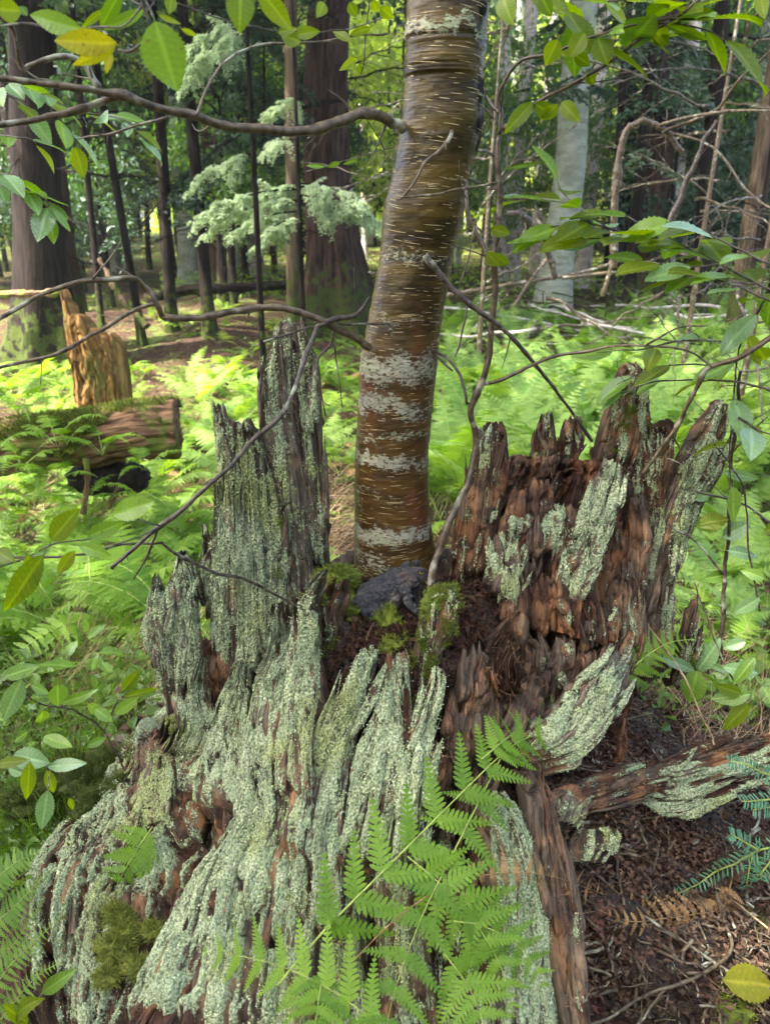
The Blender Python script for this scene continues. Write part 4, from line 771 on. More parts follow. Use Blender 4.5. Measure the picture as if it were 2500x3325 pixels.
# middle left limb with lichened bark and its drooping dark twig
bb('branch', [(800,752,.98),(775,738,.97),(735,715,.95),(690,693,.93),(640,674,.92),(600,666,.91),(530,668,.90),(470,678,.88),(420,686,.87),(375,688,.86),(352,682,.86),(340,655,.85),(318,622,.85),(290,600,.84),(240,601,.83),(180,607,.82),(110,630,.81),(60,655,.80),(-50,715,.78)], 9, 4, seed=2,
   sub=[([(342,656,.85),(300,664,.85),(250,690,.84),(190,730,.83),(150,752,.82),(100,775,.81),(-50,806,.79)], 5, 4), ([(290,600,.84),(268,585,.84),(250,574,.84)], 3, 1.5), ([(200,605,.82),(235,560,.82),(260,520,.82)], 2, 1)])
bb('branch', [(800,765,1.02),(790,660,.96),(770,680,.95),(735,690,.94),(700,698,.93),(684,708,.93),(672,740,.92),(655,790,.90),(638,840,.88),(610,890,.86),(560,940,.84),(520,985,.82),(480,1025,.80),(450,1048,.79),(400,1095,.78),(340,1140,.77),(290,1185,.76),(240,1230,.75)][2:], 6, 4, M_twig, 3,
   sub=[([(770,680,.95),(790,655,.96),(800,640,.97)], 4, 2), ([(450,1048,.79),(440,1045,.79)], 7, 4), ([(340,1145,.77),(320,1200,.78),(290,1250,.79)], 3, 1.5), ([(720,716,.94),(715,745,.94),(690,770,.93),(685,810,.92),(700,900,.92)], 3.5, 1.5), ([(720,740,.94),(728,780,.94),(735,830,.93),(740,880,.93)], 2, 1), ([(570,738,.9),(620,722,.91),(680,704,.93),(760,702,.96),(860,702,.99),(925,755,1.0),(980,800,.98)], 2.2, 2.5)])
bb('branch', [(352,1175,.80),(380,1195,.81),(430,1220,.82),(480,1240,.83),(520,1248,.84),(570,1270,.86)], 3, 3.5, M_twig, 5, sub=[([(-40,1205,.75),(160,1198,.76),(250,1180,.77),(352,1175,.80)], 2.5, 3), ([(570,1270,.86),(630,1303,.87),(650,1315,.87)], 3, 2)])
bb('dead_twig', [(975,284,.945),(970,300,.93),(950,325,.92),(918,350,.91),(900,385,.905),(872,420,.90),(858,432,.90)], 4.5, 2, M_branch, 6, sub=[([(918,350,.91),(908,342,.91)], 2, .8), ([(903,380,.905),(892,372,.90)], 2, .8), ([(868,426,.90),(920,420,.905),(980,412,.92),(1040,402,.94),(1078,395,.95)], 2.5, 3)])
bb('dead_twig', [(918,552,.93),(935,575,.93),(970,615,.93),(1010,655,.93),(1050,685,.93),(1110,735,.94),(1150,780,.95),(1190,830,.96),(1230,885,.97),(1275,955,.99)], 6.5, 3, M_twig, 7,
   sub=[([(1010,655,.93),(985,770,.92)], 2.5, 2), ([(990,620,.93),(1010,560,.93),(1030,470,.94)], 2, 1), ([(1045,690,.93),(1060,740,.93)], 2, 1), ([(970,610,.93),(1000,640,.93),(1055,625,.94)], 1.5, 1), ([(930,755,1.0),(965,775,.97),(995,812,.96),(1008,850,.95),(1012,875,.95)], 3.5, 3)])
# birch crown well above the picture
def leaf_cloud(name, mat, c, rad, n, size, seed, parent=None, clumps=14, origin=None):
    r = np.random.default_rng(seed); cc = r.normal(size=(clumps, 3)); cc = nrm(cc)*r.uniform(.25, 1, (clumps, 1))**.5*rad
    k = r.integers(0, clumps, n); p = cc[k]+r.normal(0, .20, (n, 3))*rad; p = np.asarray(c)+p
    nn = r.normal(0, .6, (n, 3))+[0, 0, 1.0]; mb = MB(); A = np.zeros((n, 4)); A[:, 0] = np.clip(.5+.35*r.normal(size=clumps)[k]+.2*r.normal(size=n), 0, 1)
    scatter_quads(mb, p, nn, r.uniform(.7, 1.3, n)*size, .6, seed, A)
    return mb.build(name, mat, parent, smooth=False, origin=origin)
leaf_cloud('crown', M_leafY, BC[-1]-[0, 0, 1.4], np.array([2.2, 2.2, 2.6]), 5200, .11, 21, BIRCH, 22)

# ================================================================ sapling beside the toad
SAP = empty('birch_sapling', P(935, 1285, .90), 'slender dark birch sapling curving up from the stump just right of the toad', 'sapling')
bb('stem', [(985,1290,.87),(960,1288,.865),(938,1278,.865),(928,1262,.87),(932,1235,.875),(950,1200,.89),(968,1140,.90),(990,1085,.92),(1010,1040,.93),(1022,990,.94),(1024,940,.945),(1016,890,.95),(1028,850,.95),(1045,810,.95),(1056,740,.95),(1064,680,.95),(1068,620,.95),(1068,560,.95),(1076,500,.95),(1078,430,.95),(1076,360,.95),(1080,290,.95)], 8.5, 5.5, M_sapl, 8, parent=SAP,
   sub=[([(1080,290,.95),(1078,250,.95),(1078,215,.95),(1090,180,.94),(1110,150,.93),(1140,125,.92),(1200,110,.90),(1260,85,.88),(1330,60,.86),(1420,40,.84),(1500,40,.82)], 5, 2), ([(1085,280,.95),(1120,250,.94),(1180,210,.92),(1240,185,.91),(1300,145,.89),(1370,90,.87),(1450,40,.85),(1530,-20,.83)], 5, 3),
        ([(1078,245,.95),(1060,225,.96),(1046,208,.97)], 4, 3), ([(1066,570,.95),(1050,550,.955),(1030,510,.96),(1015,470,.965),(1008,430,.97),(1005,400,.98)], 6, 3), ([(1075,395,.95),(1110,350,.94),(1170,345,.93)], 2, 1),
        ([(1046,830,.95),(1090,818,.94),(1160,785,.93),(1240,765,.92),(1300,750,.91),(1400,745,.90),(1480,755,.89),(1540,790,.88)], 4.5, 2), ([(1395,745,.9),(1460,710,.89),(1530,703,.88)], 3, 1)])

# ================================================================ explicit foreground leaves and leafy twigs
def hang_leaves(parent, mat, leaves, seed=0, sub='leaf', one=True):
    """bx,by,tx,ty (pixels at 1663 width), full width px, depth Y, tilt of the blade"""
    r = np.random.default_rng(seed)
    for q in leaves:
        bx, by, tx, ty, w, Y = q[:6]; m = q[6] if len(q) > 6 else mat; b = P(bx, by, Y); t = P(tx, ty, Y+r.normal(0, .008)); 
        view = nrm(CAM-b); N = view+nrm(r.normal(size=3))*.28; mb = MB(); add_leaf(mb, b, t, N, pxm(bx, by, Y, w/2), seed=int(abs(bx)*7+by), nl=30)
        st = b-(t-b)*.10+nrm(r.normal(size=3))*.002; tube(mb, np.array([st, .5*(st+b), b+(t-b)*.03]), pxm(bx, by, Y, .9), 5, A=[.5, 0, 0, 0])
        mb.build('leaf', m, parent)
def twig_leaves(C, n, L, r, side=None, up=(0, 0, 1), wr=.27, mb=None, t0=.12, jit=.5, spread=50):
    """alternate leaves along a twig curve, one mesh each is returned as arrays"""
    out = []; T = nrm(np.gradient(C, axis=0))
    for k in range(n):
        f = (t0+(1-t0)*(k+.5)/n); i = min(int(f*(len(C)-1)), len(C)-1); p = C[i]; t = T[i]; s = nrm(np.cross(t, up)); sg = (-1)**k
        a = math.radians(spread+r.normal(0, 10)) if k < n-1 else 0.1; d = nrm(t*math.cos(a)+sg*s*math.sin(a)+np.array([0, 0, -1])*r.uniform(0, .35)+r.normal(0, .10, 3))
        l = L*r.uniform(.7, 1.15); N = nrm(np.array(up)+r.normal(0, jit, 3)*.6+nrm(CAM-p)*.35); out.append((p+d*.004, p+d*(l+.004), N, l*wr*r.uniform(.85, 1.1), int(r.integers(1e6))))
    return out
def leafy(name, label, cat, paths, mats, n, L, r0=2.4, r1=1.0, seed=0, group=None, twig=M_twig, merged=False, nl=22, parent=None, wr=.27, origin=None, jit=.5):
    e = parent or empty(name, P(*paths[0][0]), label, cat, group); r = np.random.default_rng(seed)
    mb = MB(); alll = []
    for q in paths:
        _, C = branch(None, 'twig', q, r0, r1, twig, mb=mb, ns=6, seed=seed); k = max(2, int(round(n*np.linalg.norm(np.diff(C, axis=0), axis=1).sum()/(L*6)))); alll += twig_leaves(C, k, L, r, wr=wr, jit=jit)
    mb.build('twig', twig, e)
    for k, (b, t, N, hw, sd) in enumerate(alll[:96]):
        lm = MB(); add_leaf(lm, b, t, N, hw, seed=sd, nl=nl, nw=4); lm.build('leaf', mats[k % len(mats)], e)
    return e
Y_, G_, B_, YL = M_leafY, M_leafG, M_leafB, M_leafYel
e = empty('leafy_birch_twig', P(200, 80, .60), 'large serrated birch leaves, two yellowing, hanging from a twig in the top left corner', 'leafy twig')
hang_leaves(e, Y_, [(178,62,54,32,46,.60,G_),(252,94,114,88,52,.58,YL),(250,100,158,142,30,.585,YL),(262,-20,216,66,34,.62,G_),(312,22,222,66,26,.62,G_),(336,46,380,196,102,.57,G_),(240,110,230,158,18,.60,YL),
    (-6,20,48,24,50,.60,Y_),(45,14,60,34,20,.62,B_),(230,20,175,60,16,.66,Y_)], 3)
bb('twig', [(-20,60,.62),(60,48,.62),(130,66,.61),(200,62,.61),(260,60,.60),(300,28,.60),(330,-20,.60)], 2.5, 2, M_twig, 31, parent=e, sub=[([(255,108,.6),(275,112,.6),(300,98,.59),(318,70,.58),(318,40,.58),(308,15,.58),(300,-20,.58)], 3, 3.5), ([(336,48,.57),(322,20,.575),(310,0,.58)], 2, 2)])
e = empty('leafy_birch_twig', P(560, 5, .66), 'pointed backlit birch leaves hanging from the top edge left of the birch trunk', 'leafy twig')
hang_leaves(e, Y_, [(520,-28,518,70,62,.66),(560,-26,628,66,46,.66),(600,70,640,62,20,.78),(640,76,690,66,26,.80),(650,90,605,74,34,.80),(392,62,428,78,12,.7),(344,32,388,52,12,.7),(372,-8,366,30,26,.7),(700,5,688,36,26,.72),(755,5,770,38,24,.75),
    (760,90,715,62,20,.85),(800,60,755,75,18,.85),(770,125,735,152,18,.9),(800,100,780,130,16,.9),(775,138,780,162,14,.9),(820,15,850,40,26,.8),(805,0,815,28,20,.8),(700,360,662,358,10,.95,G_),(735,350,706,362,12,.95,G_),(770,345,740,356,10,.95,G_)], 4)
bb('twig', [(300,-30,.7),(420,20,.72),(600,72,.80),(700,72,.84),(810,45,.86),(870,20,.88)], 1.6, 1.4, M_twig, 33, parent=e, sub=[([(800,-10,.85),(790,60,.88),(780,150,.9),(745,235,.93)], 1.3, .8), ([(655,372,.95),(720,355,.96),(800,330,.98),(850,320,1.0)], 1.2, 1), ([(780,240,.93),(830,330,.96),(802,385,.97)], 1.2, 1)])
leafy('leafy_birch_twig', 'small pale birch leaves at the left edge just under the curved limb', 'leafy twig', [[(-40,165,1.05),(40,185,1.05),(90,205,1.05),(150,235,1.05),(230,255,1.05)],[(-30,180,1.1),(30,215,1.1),(70,250,1.1)],[(110,235,1.05),(150,285,1.05),(165,320,1.05)],[(190,245,1.05),(270,260,1.04),(320,310,1.03)],[(-20,290,1.0),(60,300,1.0),(80,310,1.0)]], [B_,G_,B_,Y_], 16, .045, seed=41)
leafy('leafy_birch_twig', 'drooping spray of small pale birch leaves at the left edge, halfway up the dark trunks', 'leafy twig', [[(-40,365,1.05),(30,385,1.05),(75,420,1.05),(120,455,1.05)],[(-40,385,1.05),(20,405,1.05),(100,430,1.05),(115,480,1.05)]], [B_,G_,B_], 14, .045, seed=42)
e = empty('leafy_birch_twig', P(150, 1180, .60), 'wide yellow green leaves at the left edge in front of the hollow log', 'leafy twig')
hang_leaves(e, G_, [(110,1168,168,1100,50,.62,Y_),(246,1112,332,1083,50,.64,G_),(190,1160,268,1128,38,.63,G_),(170,1178,240,1200,30,.62,G_),(162,1190,124,1242,28,.62,Y_),(96,1198,6,1325,56,.58,Y_),(-8,1190,30,1214,36,.58,Y_),(60,1196,78,1284,30,.59,Y_),(75,1200,112,1176,24,.6,G_)], 5)
bb('twig', [(-20,1230,.58),(60,1205,.60),(120,1175,.61),(190,1165,.63),(250,1140,.64)], 2, 1.4, M_twig, 35, parent=e)
e = empty('viburnum_shrub', G(130, 1720), 'leafy green shrub with broad serrated leaves at the lower left edge beside dark moss', 'shrub')
hang_leaves(e, G_, [(48,1466,6,1562,46,.62,B_),(8,1462,86,1438,34,.64,G_),(125,1478,127,1526,42,.72,G_),(130,1520,208,1494,24,.72,G_),(92,1534,90,1566,30,.72,G_),(28,1632,108,1648,48,.66,B_),(104,1656,188,1648,30,.66,B_),(96,1592,156,1612,30,.70,G_),(264,1494,302,1448,26,.80,Y_),(268,1506,342,1488,20,.80,Y_),
    (66,1645,58,1730,32,.64,Y_),(102,1664,118,1715,24,.66,Y_),(104,1706,90,1796,38,.60,B_),(150,1724,160,1750,14,.68,Y_),(-6,1652,60,1640,26,.62,Y_),(20,1660,50,1672,24,.66,B_),(188,1612,230,1594,20,.74,G_),(205,1530,245,1560,26,.78,G_),(250,1540,296,1510,26,.78,G_),(190,1520,222,1546,22,.8,G_),(60,1580,30,1602,22,.7,G_),(70,1480,108,1500,18,.75,G_)], 6)
bb('stem', [(268,1660,.85),(250,1620,.82),(225,1580,.79),(190,1550,.77),(140,1530,.74),(90,1520,.72),(10,1470,.66)], 2.2, 1.4, M_twig, 37, parent=e, sub=[([(165,1722,.72),(140,1675,.70),(110,1650,.67),(20,1640,.65)], 2, 1), ([(225,1580,.79),(262,1500,.80),(300,1448,.81)], 1.5, 1), ([(110,1650,.67),(105,1700,.62)], 1.5, 1)])
leafy('leafy_birch_branch', 'dark branch crossing the top right corner with many backlit serrated leaves', 'leafy branch', [[(1140,128,.92),(1220,105,.90),(1300,75,.88),(1400,45,.86),(1480,30,.85)],[(1300,148,.9),(1370,95,.88),(1450,50,.86),(1560,30,.84)],[(1420,50,.85),(1520,60,.84),(1580,90,.83)],[(1210,-10,.9),(1230,30,.9),(1250,60,.9),(1330,110,.88)],[(1100,-20,.9),(1200,-8,.9),(1330,0,.88),(1450,-5,.86)]], [Y_,Y_,G_,Y_], 13, .058, seed=43)
e = empty('leafy_birch_twig', P(1160, 150, .85), 'round backlit leaves dangling from the forked sapling branch right of the birch trunk', 'leafy twig')
hang_leaves(e, Y_, [(1085,-10,1105,50,46,.80),(1205,85,1178,142,40,.84),(1290,82,1312,140,50,.86),(1262,70,1230,125,42,.86),(1212,220,1250,262,34,.90),(1205,225,1165,262,30,.91),(1150,222,1090,285,34,.92),(1155,224,1195,250,34,.92),(1268,155,1282,184,26,.90),(1240,118,1275,142,28,.9),(1410,60,1445,100,38,.86),(1440,55,1530,85,24,.86),
    (1462,20,1560,38,28,.84),(1640,-20,1650,40,30,.8),(1168,-10,1190,36,34,.85),(1060,495,1102,505,26,.94),(1066,548,1100,575,26,.94),(1050,545,1080,575,30,.94),(1090,365,1180,350,10,.93,G_)], 8)
leafy('leafy_beech_branch', 'long horizontal leafy branch entering from the right edge above the bright fern patch', 'leafy branch', [[(1700,640,.85),(1630,610,.87),(1560,570,.89),(1500,540,.91),(1420,515,.93),(1330,500,.95),(1240,440,.97),(1195,385,.99)],[(1500,540,.91),(1400,518,.93),(1290,515,.95),(1180,520,.97)],[(1560,570,.89),(1500,575,.89),(1440,570,.9),(1370,560,.92)],[(1420,515,.93),(1360,470,.95),(1300,455,.96)],[(1700,590,.84),(1600,540,.87),(1520,500,.9),(1440,480,.92)],
    [(1700,670,.83),(1600,620,.86),(1530,600,.88),(1450,600,.9)],[(1340,500,.95),(1260,480,.97),(1190,490,.98)],[(1240,440,.97),(1180,430,.98),(1110,430,1.0)]], [Y_,G_,Y_,B_,Y_], 16, .058, seed=44)
leafy('leafy_twig', 'sparse leaves on arching thin twigs in front of the fern patch at the right', 'leafy twig', [[(1700,600,.9),(1660,640,.92),(1610,710,.94),(1590,800,.95),(1575,950,.96),(1580,1100,.97)],[(1590,740,.94),(1480,735,.95),(1380,755,.96),(1290,760,.97)],[(1700,860,.9),(1620,830,.92),(1500,820,.95),(1390,830,.97),(1340,850,.98)],[(1700,700,.9),(1620,760,.93),(1560,790,.95),(1430,790,.97),(1330,830,.98)],[(1590,900,.95),(1640,930,.92),(1680,940,.9)]], [G_,B_,Y_], 7, .056, seed=45, r0=3)
e = empty('bare_branch', P(1640, 740, .86), 'bare dark branch slanting down from the right edge onto the stump rim', 'branch')
bb('branch', [(1720,700,.86),(1660,730,.87),(1600,770,.88),(1530,795,.89),(1500,840,.90),(1470,900,.92),(1450,935,.93),(1410,990,.96),(1378,1030,.98)], 6, 4, M_branch, 51, parent=e, sub=[([(1530,795,.89),(1528,778,.89)], 3, 1), ([(1450,935,.93),(1480,1000,.95),(1440,990,.97)], 2, 1)])
e = empty('mossy_dead_branch', P(1450, 500, 2.2), 'dark mossy dead branch standing diagonally among the background trunks at the right', 'branch')
bb('branch', [(1440,520,2.2),(1452,470,2.2),(1475,410,2.2),(1500,350,2.2),(1522,300,2.2),(1548,260,2.2)], 9, 3, M_twig, 52, parent=e)
e = empty('arched_dead_branch', P(1330, 590, 2.9), 'dead branch arching over between the pale beech and the right trunks', 'branch')
bb('branch', [(1325,580,2.9),(1325,500,2.9),(1330,400,2.9),(1345,300,2.9),(1370,268,2.9),(1400,265,2.9),(1440,285,2.9),(1475,330,2.9)], 8, 5, M_branch, 53, parent=e, sub=[([(1420,272,2.9),(1500,250,2.8),(1600,240,2.7),(1700,240,2.6)], 4, 3), ([(1440,285,2.9),(1540,320,2.8),(1620,420,2.7),(1700,470,2.6)], 3, 2), ([(1430,285,2.9),(1540,240,2.8),(1600,170,2.7),(1700,70,2.6)], 4, 2)])
e = empty('fallen_branch', P(1120, 470, 3.2), 'mossy dark fallen branch bending down behind the sapling right of the birch', 'branch')
bb('branch', [(1095,462,3.2),(1130,465,3.2),(1160,500,3.2),(1185,550,3.2),(1200,600,3.2)], 7, 6, M_twig, 54, parent=e)
e = empty('leafy_shrub', G(1560, 1400), 'upright dark stemmed shrub with glossy round leaves at the right edge behind the stump', 'shrub')
hang_leaves(e, B_, [(1505,1448,1488,1520,54,.95,G_),(1575,1500,1512,1448,10,.95,G_),(1620,1500,1535,1510,40,.92,G_),(1618,1520,1560,1578,36,.92,Y_),(1600,1498,1545,1482,30,.92,Y_),(1500,1450,1420,1415,26,.97,B_),(1505,1450,1555,1380,40,.98,B_),(1560,1440,1640,1455,30,.95,B_),(1480,1440,1395,1400,18,.98,B_),
    (1595,935,1650,940,40,.95,Y_),(1700,1130,1650,1150,40,.95,Y_),(1510,1135,1572,1120,46,1.0,Y_),(1560,1160,1620,1130,40,1.0,B_),(1570,1190,1640,1200,30,.98,B_),(1560,1020,1640,1035,26,.98,B_),(1640,1290,1580,1330,30,.95,B_),(1500,1080,1540,1065,20,1.0,B_),(1610,1385,1560,1400,26,.95,B_),(1630,1420,1580,1480,30,.93,G_),(1650,1250,1600,1230,26,.95,G_),(1520,1250,1580,1240,28,1.0,G_)], 9)
bb('stem', [(1555,1420,1.0),(1563,1300,1.0),(1572,1150,1.0),(1580,1000,1.0),(1590,900,.98),(1600,800,.97)], 5, 3, M_twig, 55, parent=e, sub=[([(1560,1240,1.0),(1500,1170,1.0),(1440,1130,1.0)], 3, 2), ([(1665,1130,.95),(1600,1090,.97),(1500,1060,.99)], 2.5, 2), ([(1620,1560,.93),(1590,1480,.95),(1540,1380,.98),(1500,1260,1.0)], 2, 1.5), ([(1640,1320,.95),(1620,1200,.96),(1600,1050,.97),(1540,950,.98)], 2.5, 1.5), ([(1560,1000,1.0),(1600,960,.98),(1660,900,.96)], 2, 1)])
# hemlock seedling twigs, bottom right
def needles_twig(parent, pts, L, seed):
    mb, C = branch(None, 't', pts, 2.2, 1.2, M_rachis, ns=6, seed=seed, build=False); mb.build('twig', M_rachis, parent)
    r = np.random.default_rng(seed); T = nrm(np.gradient(C, axis=0)); n = int(np.linalg.norm(np.diff(C, axis=0), axis=1).sum()/.0011); i = r.integers(0, len(C), n); u = nrm(np.array([0, -.6, .8])); S = nrm(np.cross(T[i], u)); sg = r.choice([-1, 1], n)[:, None]
    D = sg*S+T[i]*.45+np.cross(S, T[i])*r.normal(0, .22, (n, 1)); l = L*r.uniform(.75, 1.1, n)*(1-.45*(i/len(C)))
    mb = MB(); w = .0019; e1 = nrm(D); N = nrm(np.cross(e1, T[i])); E = nrm(np.cross(N, e1)); b = C[i]; rows = []
    for t, ww in ((0, .4), (.3, 1), (.8, .95), (1, .15)): c = b+e1*(l*t)[:, None]-np.array([0, 0, .0012])*t*t; rows += [c-E*w*.5*ww, c+E*w*.5*ww]
    V = np.stack(rows, 1).reshape(-1, 3); o = np.arange(n)[:, None]*8; Q = np.concatenate([o+np.array([2*k, 2*k+1, 2*k+3, 2*k+2]) for k in range(3)]); A = np.zeros((n, 4)); A[:, 0] = r.uniform(0, 1, n)
    mb.add(V, Q, A=np.repeat(A, 8, axis=0)); tag(mb.build('needles', M_needle, parent, smooth=False), kind='stuff')
for k, (lab, ps) in enumerate([('flat dark green hemlock sprig reaching in from the right edge over dry leaves, lowest', [[(1700,1828,.74),(1640,1840,.745),(1580,1868,.75),(1520,1900,.755),(1465,1928,.76)],[(1625,1845,.745),(1618,1880,.74),(1612,1915,.74)],[(1640,1838,.745),(1600,1815,.75),(1575,1800,.755)],[(1700,1820,.73),(1650,1880,.73),(1640,1900,.73)]]),
        ('blue green hemlock sprig at the right edge beside the mint green bark plate', [[(1720,1690,.80),(1660,1672,.80),(1615,1655,.80),(1575,1642,.80)],[(1700,1725,.79),(1650,1728,.79),(1600,1732,.79)],[(1700,1752,.79),(1650,1745,.79),(1625,1750,.79)]])]):
    e = empty('hemlock_sprig', P(*ps[0][0]), lab, 'sprig')
    for j, q in enumerate(ps): needles_twig(e, q, .017, 60+k*5+j)
# hay-scented fern fronds in front of the stump
def big_frond(label, pts, width, npairs, seed, lod=0, up=(0, -.75, .66), start=.2, droop=.12, rach=1.9, mat=M_fern, ang=24, sides=(-1, 1), group=None, name='fern_frond', env=None):
    pts = [(a_, b_, min(c_, GY(a_, b_)-.10) if b_ > 1560 and 380 < a_ < 1240 else c_) for a_, b_, c_ in pts]
    C = cr(pathP(pts), 46); m = pxm(*pts[len(pts)//2]); mb = MB(); frond(mb, C, np.array(up), npairs, width*m, lod, start, seed, droop, rach*m, 1, ang, rnd=.5, env=env, twist=.18)
    o = mb.build(name, [mat, M_deadfern if mat is M_deadfern else M_rachis], origin=C[0]); tag(o, label, 'fern', group); return o
big_frond('largest fern frond, its pale stalk crossing diagonally over the front of the stump', [(600,2130,.60),(640,2080,.60),(720,1990,.62),(820,1890,.64),(920,1790,.67),(1020,1690,.71),(1090,1625,.74),(1150,1590,.76),(1230,1590,.78)], 185, 11, 71, start=.20, ang=38,rach=3.0, env=lambda u: min(1, .75+.5*u)*(1-u)**.62+.04)
big_frond('fern frond hanging down below the largest frond in the centre foreground', [(1080,1640,.74),(1040,1720,.70),(1000,1800,.67),(960,1880,.64),(920,1960,.62),(880,2060,.60),(850,2150,.585),(830,2240,.57)], 175, 8, 72, start=.1, ang=20, rach=2.2, env=lambda u: (.55+.5*math.sin(3.0*u))*(1-u*.3)*.8+.03)
big_frond('fern frond spreading to the right over the grey lichened root', [(880,1850,.66),(940,1900,.65),(1000,1960,.64),(1050,2030,.635),(1090,2110,.63),(1110,2190,.63)], 170, 8, 73, start=.08, ang=30)
big_frond('fern frond lying lowest at the bottom edge, tip pointing left', [(900,2290,.56),(800,2200,.575),(700,2130,.59),(600,2085,.60),(500,2062,.61),(430,2056,.615)], 160, 9, 74, start=.15, ang=28)
big_frond('fern frond whose tip lies on the right lichened root beside the dark plank', [(980,1990,.61),(1040,2000,.60),(1100,2030,.595),(1150,2080,.59),(1180,2140,.585)], 120, 8, 171, start=.05, ang=30)
big_frond('small fern frond at the bottom edge centre, pointing straight down', [(700,2080,.60),(690,2150,.59),(680,2220,.575),(670,2290,.56)], 105, 6, 75, start=.08)
big_frond('fern frond at the bottom edge right of centre below the drooping frond', [(960,2060,.61),(1010,2130,.60),(1040,2200,.60),(1060,2290,.59)], 150, 6, 76, start=.05)
big_frond('fern frond standing between the red wood and the leaning slab', [(1040,1640,.80),(1100,1590,.81),(1160,1540,.83),(1220,1510,.85)], 80, 9, 77, start=.1)
big_frond('narrow fern frond sticking out past the top of the leaning slab', [(1330,1480,.88),(1380,1430,.89),(1440,1390,.90),(1500,1380,.91)], 70, 11, 78, start=.1)
big_frond('fern frond hanging over the mossy root at the lower left', [(330,1786,.74),(300,1830,.725),(270,1880,.71),(240,1940,.70),(228,1985,.69)], 90, 10, 79, start=.05, ang=30)
for k, (pts, w, lab) in enumerate([([(-90,1950,.60),(-20,1905,.61),(40,1860,.62),(95,1835,.63)], 60, 'upper one of the bright fern tips at the lower left edge'), ([(-90,2040,.59),(0,1985,.60),(60,1930,.61),(108,1880,.62)], 60, 'second bright fern tip from the top at the lower left edge'),
        ([(-80,2090,.59),(10,2060,.60),(60,1995,.61),(98,1935,.62)], 44, 'third bright fern tip from the top at the lower left edge'), ([(-60,2200,.58),(20,2090,.59),(80,2030,.60),(142,1972,.61)], 48, 'fern tip pointing up right beside the teal lichened root'), ([(-40,2260,.57),(20,2180,.58),(80,2110,.59),(136,2076,.60)], 46, 'lowest fern tip at the lower left edge')]):
    big_frond(lab, pts, w, 20, 80+k, lod=1, start=.0, ang=15, mat=M_fernfar, group='fern tips at the lower left edge', env=lambda u: (1-u)**.8+.03)
e = empty('leafy_seedling', G(100, 2180), 'two broad soft leaves at the bottom left corner below the fern tips', 'seedling'); hang_leaves(e, Y_, [(90,2146,160,2096,34,.60,G_),(24,2200,82,2156,40,.58,Y_),(60,2210,10,2170,30,.58,Y_)], 12)
big_frond('withered brown fern frond curled across the dark plank', [(560,2290,.57),(760,2080,.60),(850,1990,.62),(950,1920,.64),(1050,1890,.66),(1180,1890,.70),(1300,1930,.72),(1420,1960,.74),(1500,1990,.75)], 60, 22, 91, lod=1, start=.45, droop=.9, mat=M_deadfern, name='withered_fern_frond')
big_frond('withered tan fern frond crumpled on the debris at the lower right', [(1580,1900,.76),(1560,1960,.75),(1500,1975,.745),(1430,1985,.74),(1360,1990,.735),(1290,1965,.73)], 75, 18, 92, lod=1, start=.05, droop=1.0, mat=M_deadfern, name='withered_fern_frond')
e = empty('fallen_twig', P(1500, 2050, .70), 'forked bare twig lying on the ground in the bottom right corner', 'twig')
bb('twig', [(1720,2170,.68),(1600,2110,.69),(1500,2050,.70),(1420,2000,.72),(1330,1930,.74),(1250,1855,.76)], 3.5, 2, M_branch, 95, parent=e, sub=[([(1540,1900,.76),(1565,1990,.73),(1580,2050,.70),(1530,2100,.68),(1440,2135,.66),(1400,2145,.655),(1330,2190,.64),(1250,2220,.63)], 4, 3), ([(1435,2137,.66),(1400,2180,.65),(1360,2240,.64)], 3, 2), ([(1580,2050,.70),(1650,2095,.69),(1720,2140,.68)], 3, 3)])
e = empty('fallen_straw', P(1480, 1500, .9), 'two pale dry stalks leaning down at the right edge above the hemlock sprigs', 'straw')
bb('stalk', [(1370,1320,1.0),(1450,1420,.95),(1520,1560,.88),(1545,1610,.86)], 1.8, 1.4, M_straw, 96, parent=e); bb('stalk', [(1520,1900,.76),(1600,1960,.74),(1720,2060,.70)], 2.5, 2, M_straw, 97, parent=e)
mb = MB(); add_leaf(mb, P(1562, 2118, GY(1562, 2118)-.04), P(1680, 2130, GY(1680, 2130)-.04), np.array([0, -.6, .9]), .020, seed=5); tag(mb.build('fallen_leaf', M_leafYel, origin=P(1562, 2118, .70)), 'single yellow leaf lying on the ground in the bottom right corner', 'leaf')
mb = MB(); add_leaf(mb, P(812, 1340, .862), P(790, 1418, .835), np.array([.5, -.7, .5]), .010, seed=6, fold=.8); tag(mb.build('curled_dead_leaf', mat_simple('tan_dead_leaf', (.30, .16, .09), (.52, .32, .2), 60, .6), origin=P(812, 1340, .862)), 'curled tan dead leaf standing in the hollow below the toad', 'leaf')
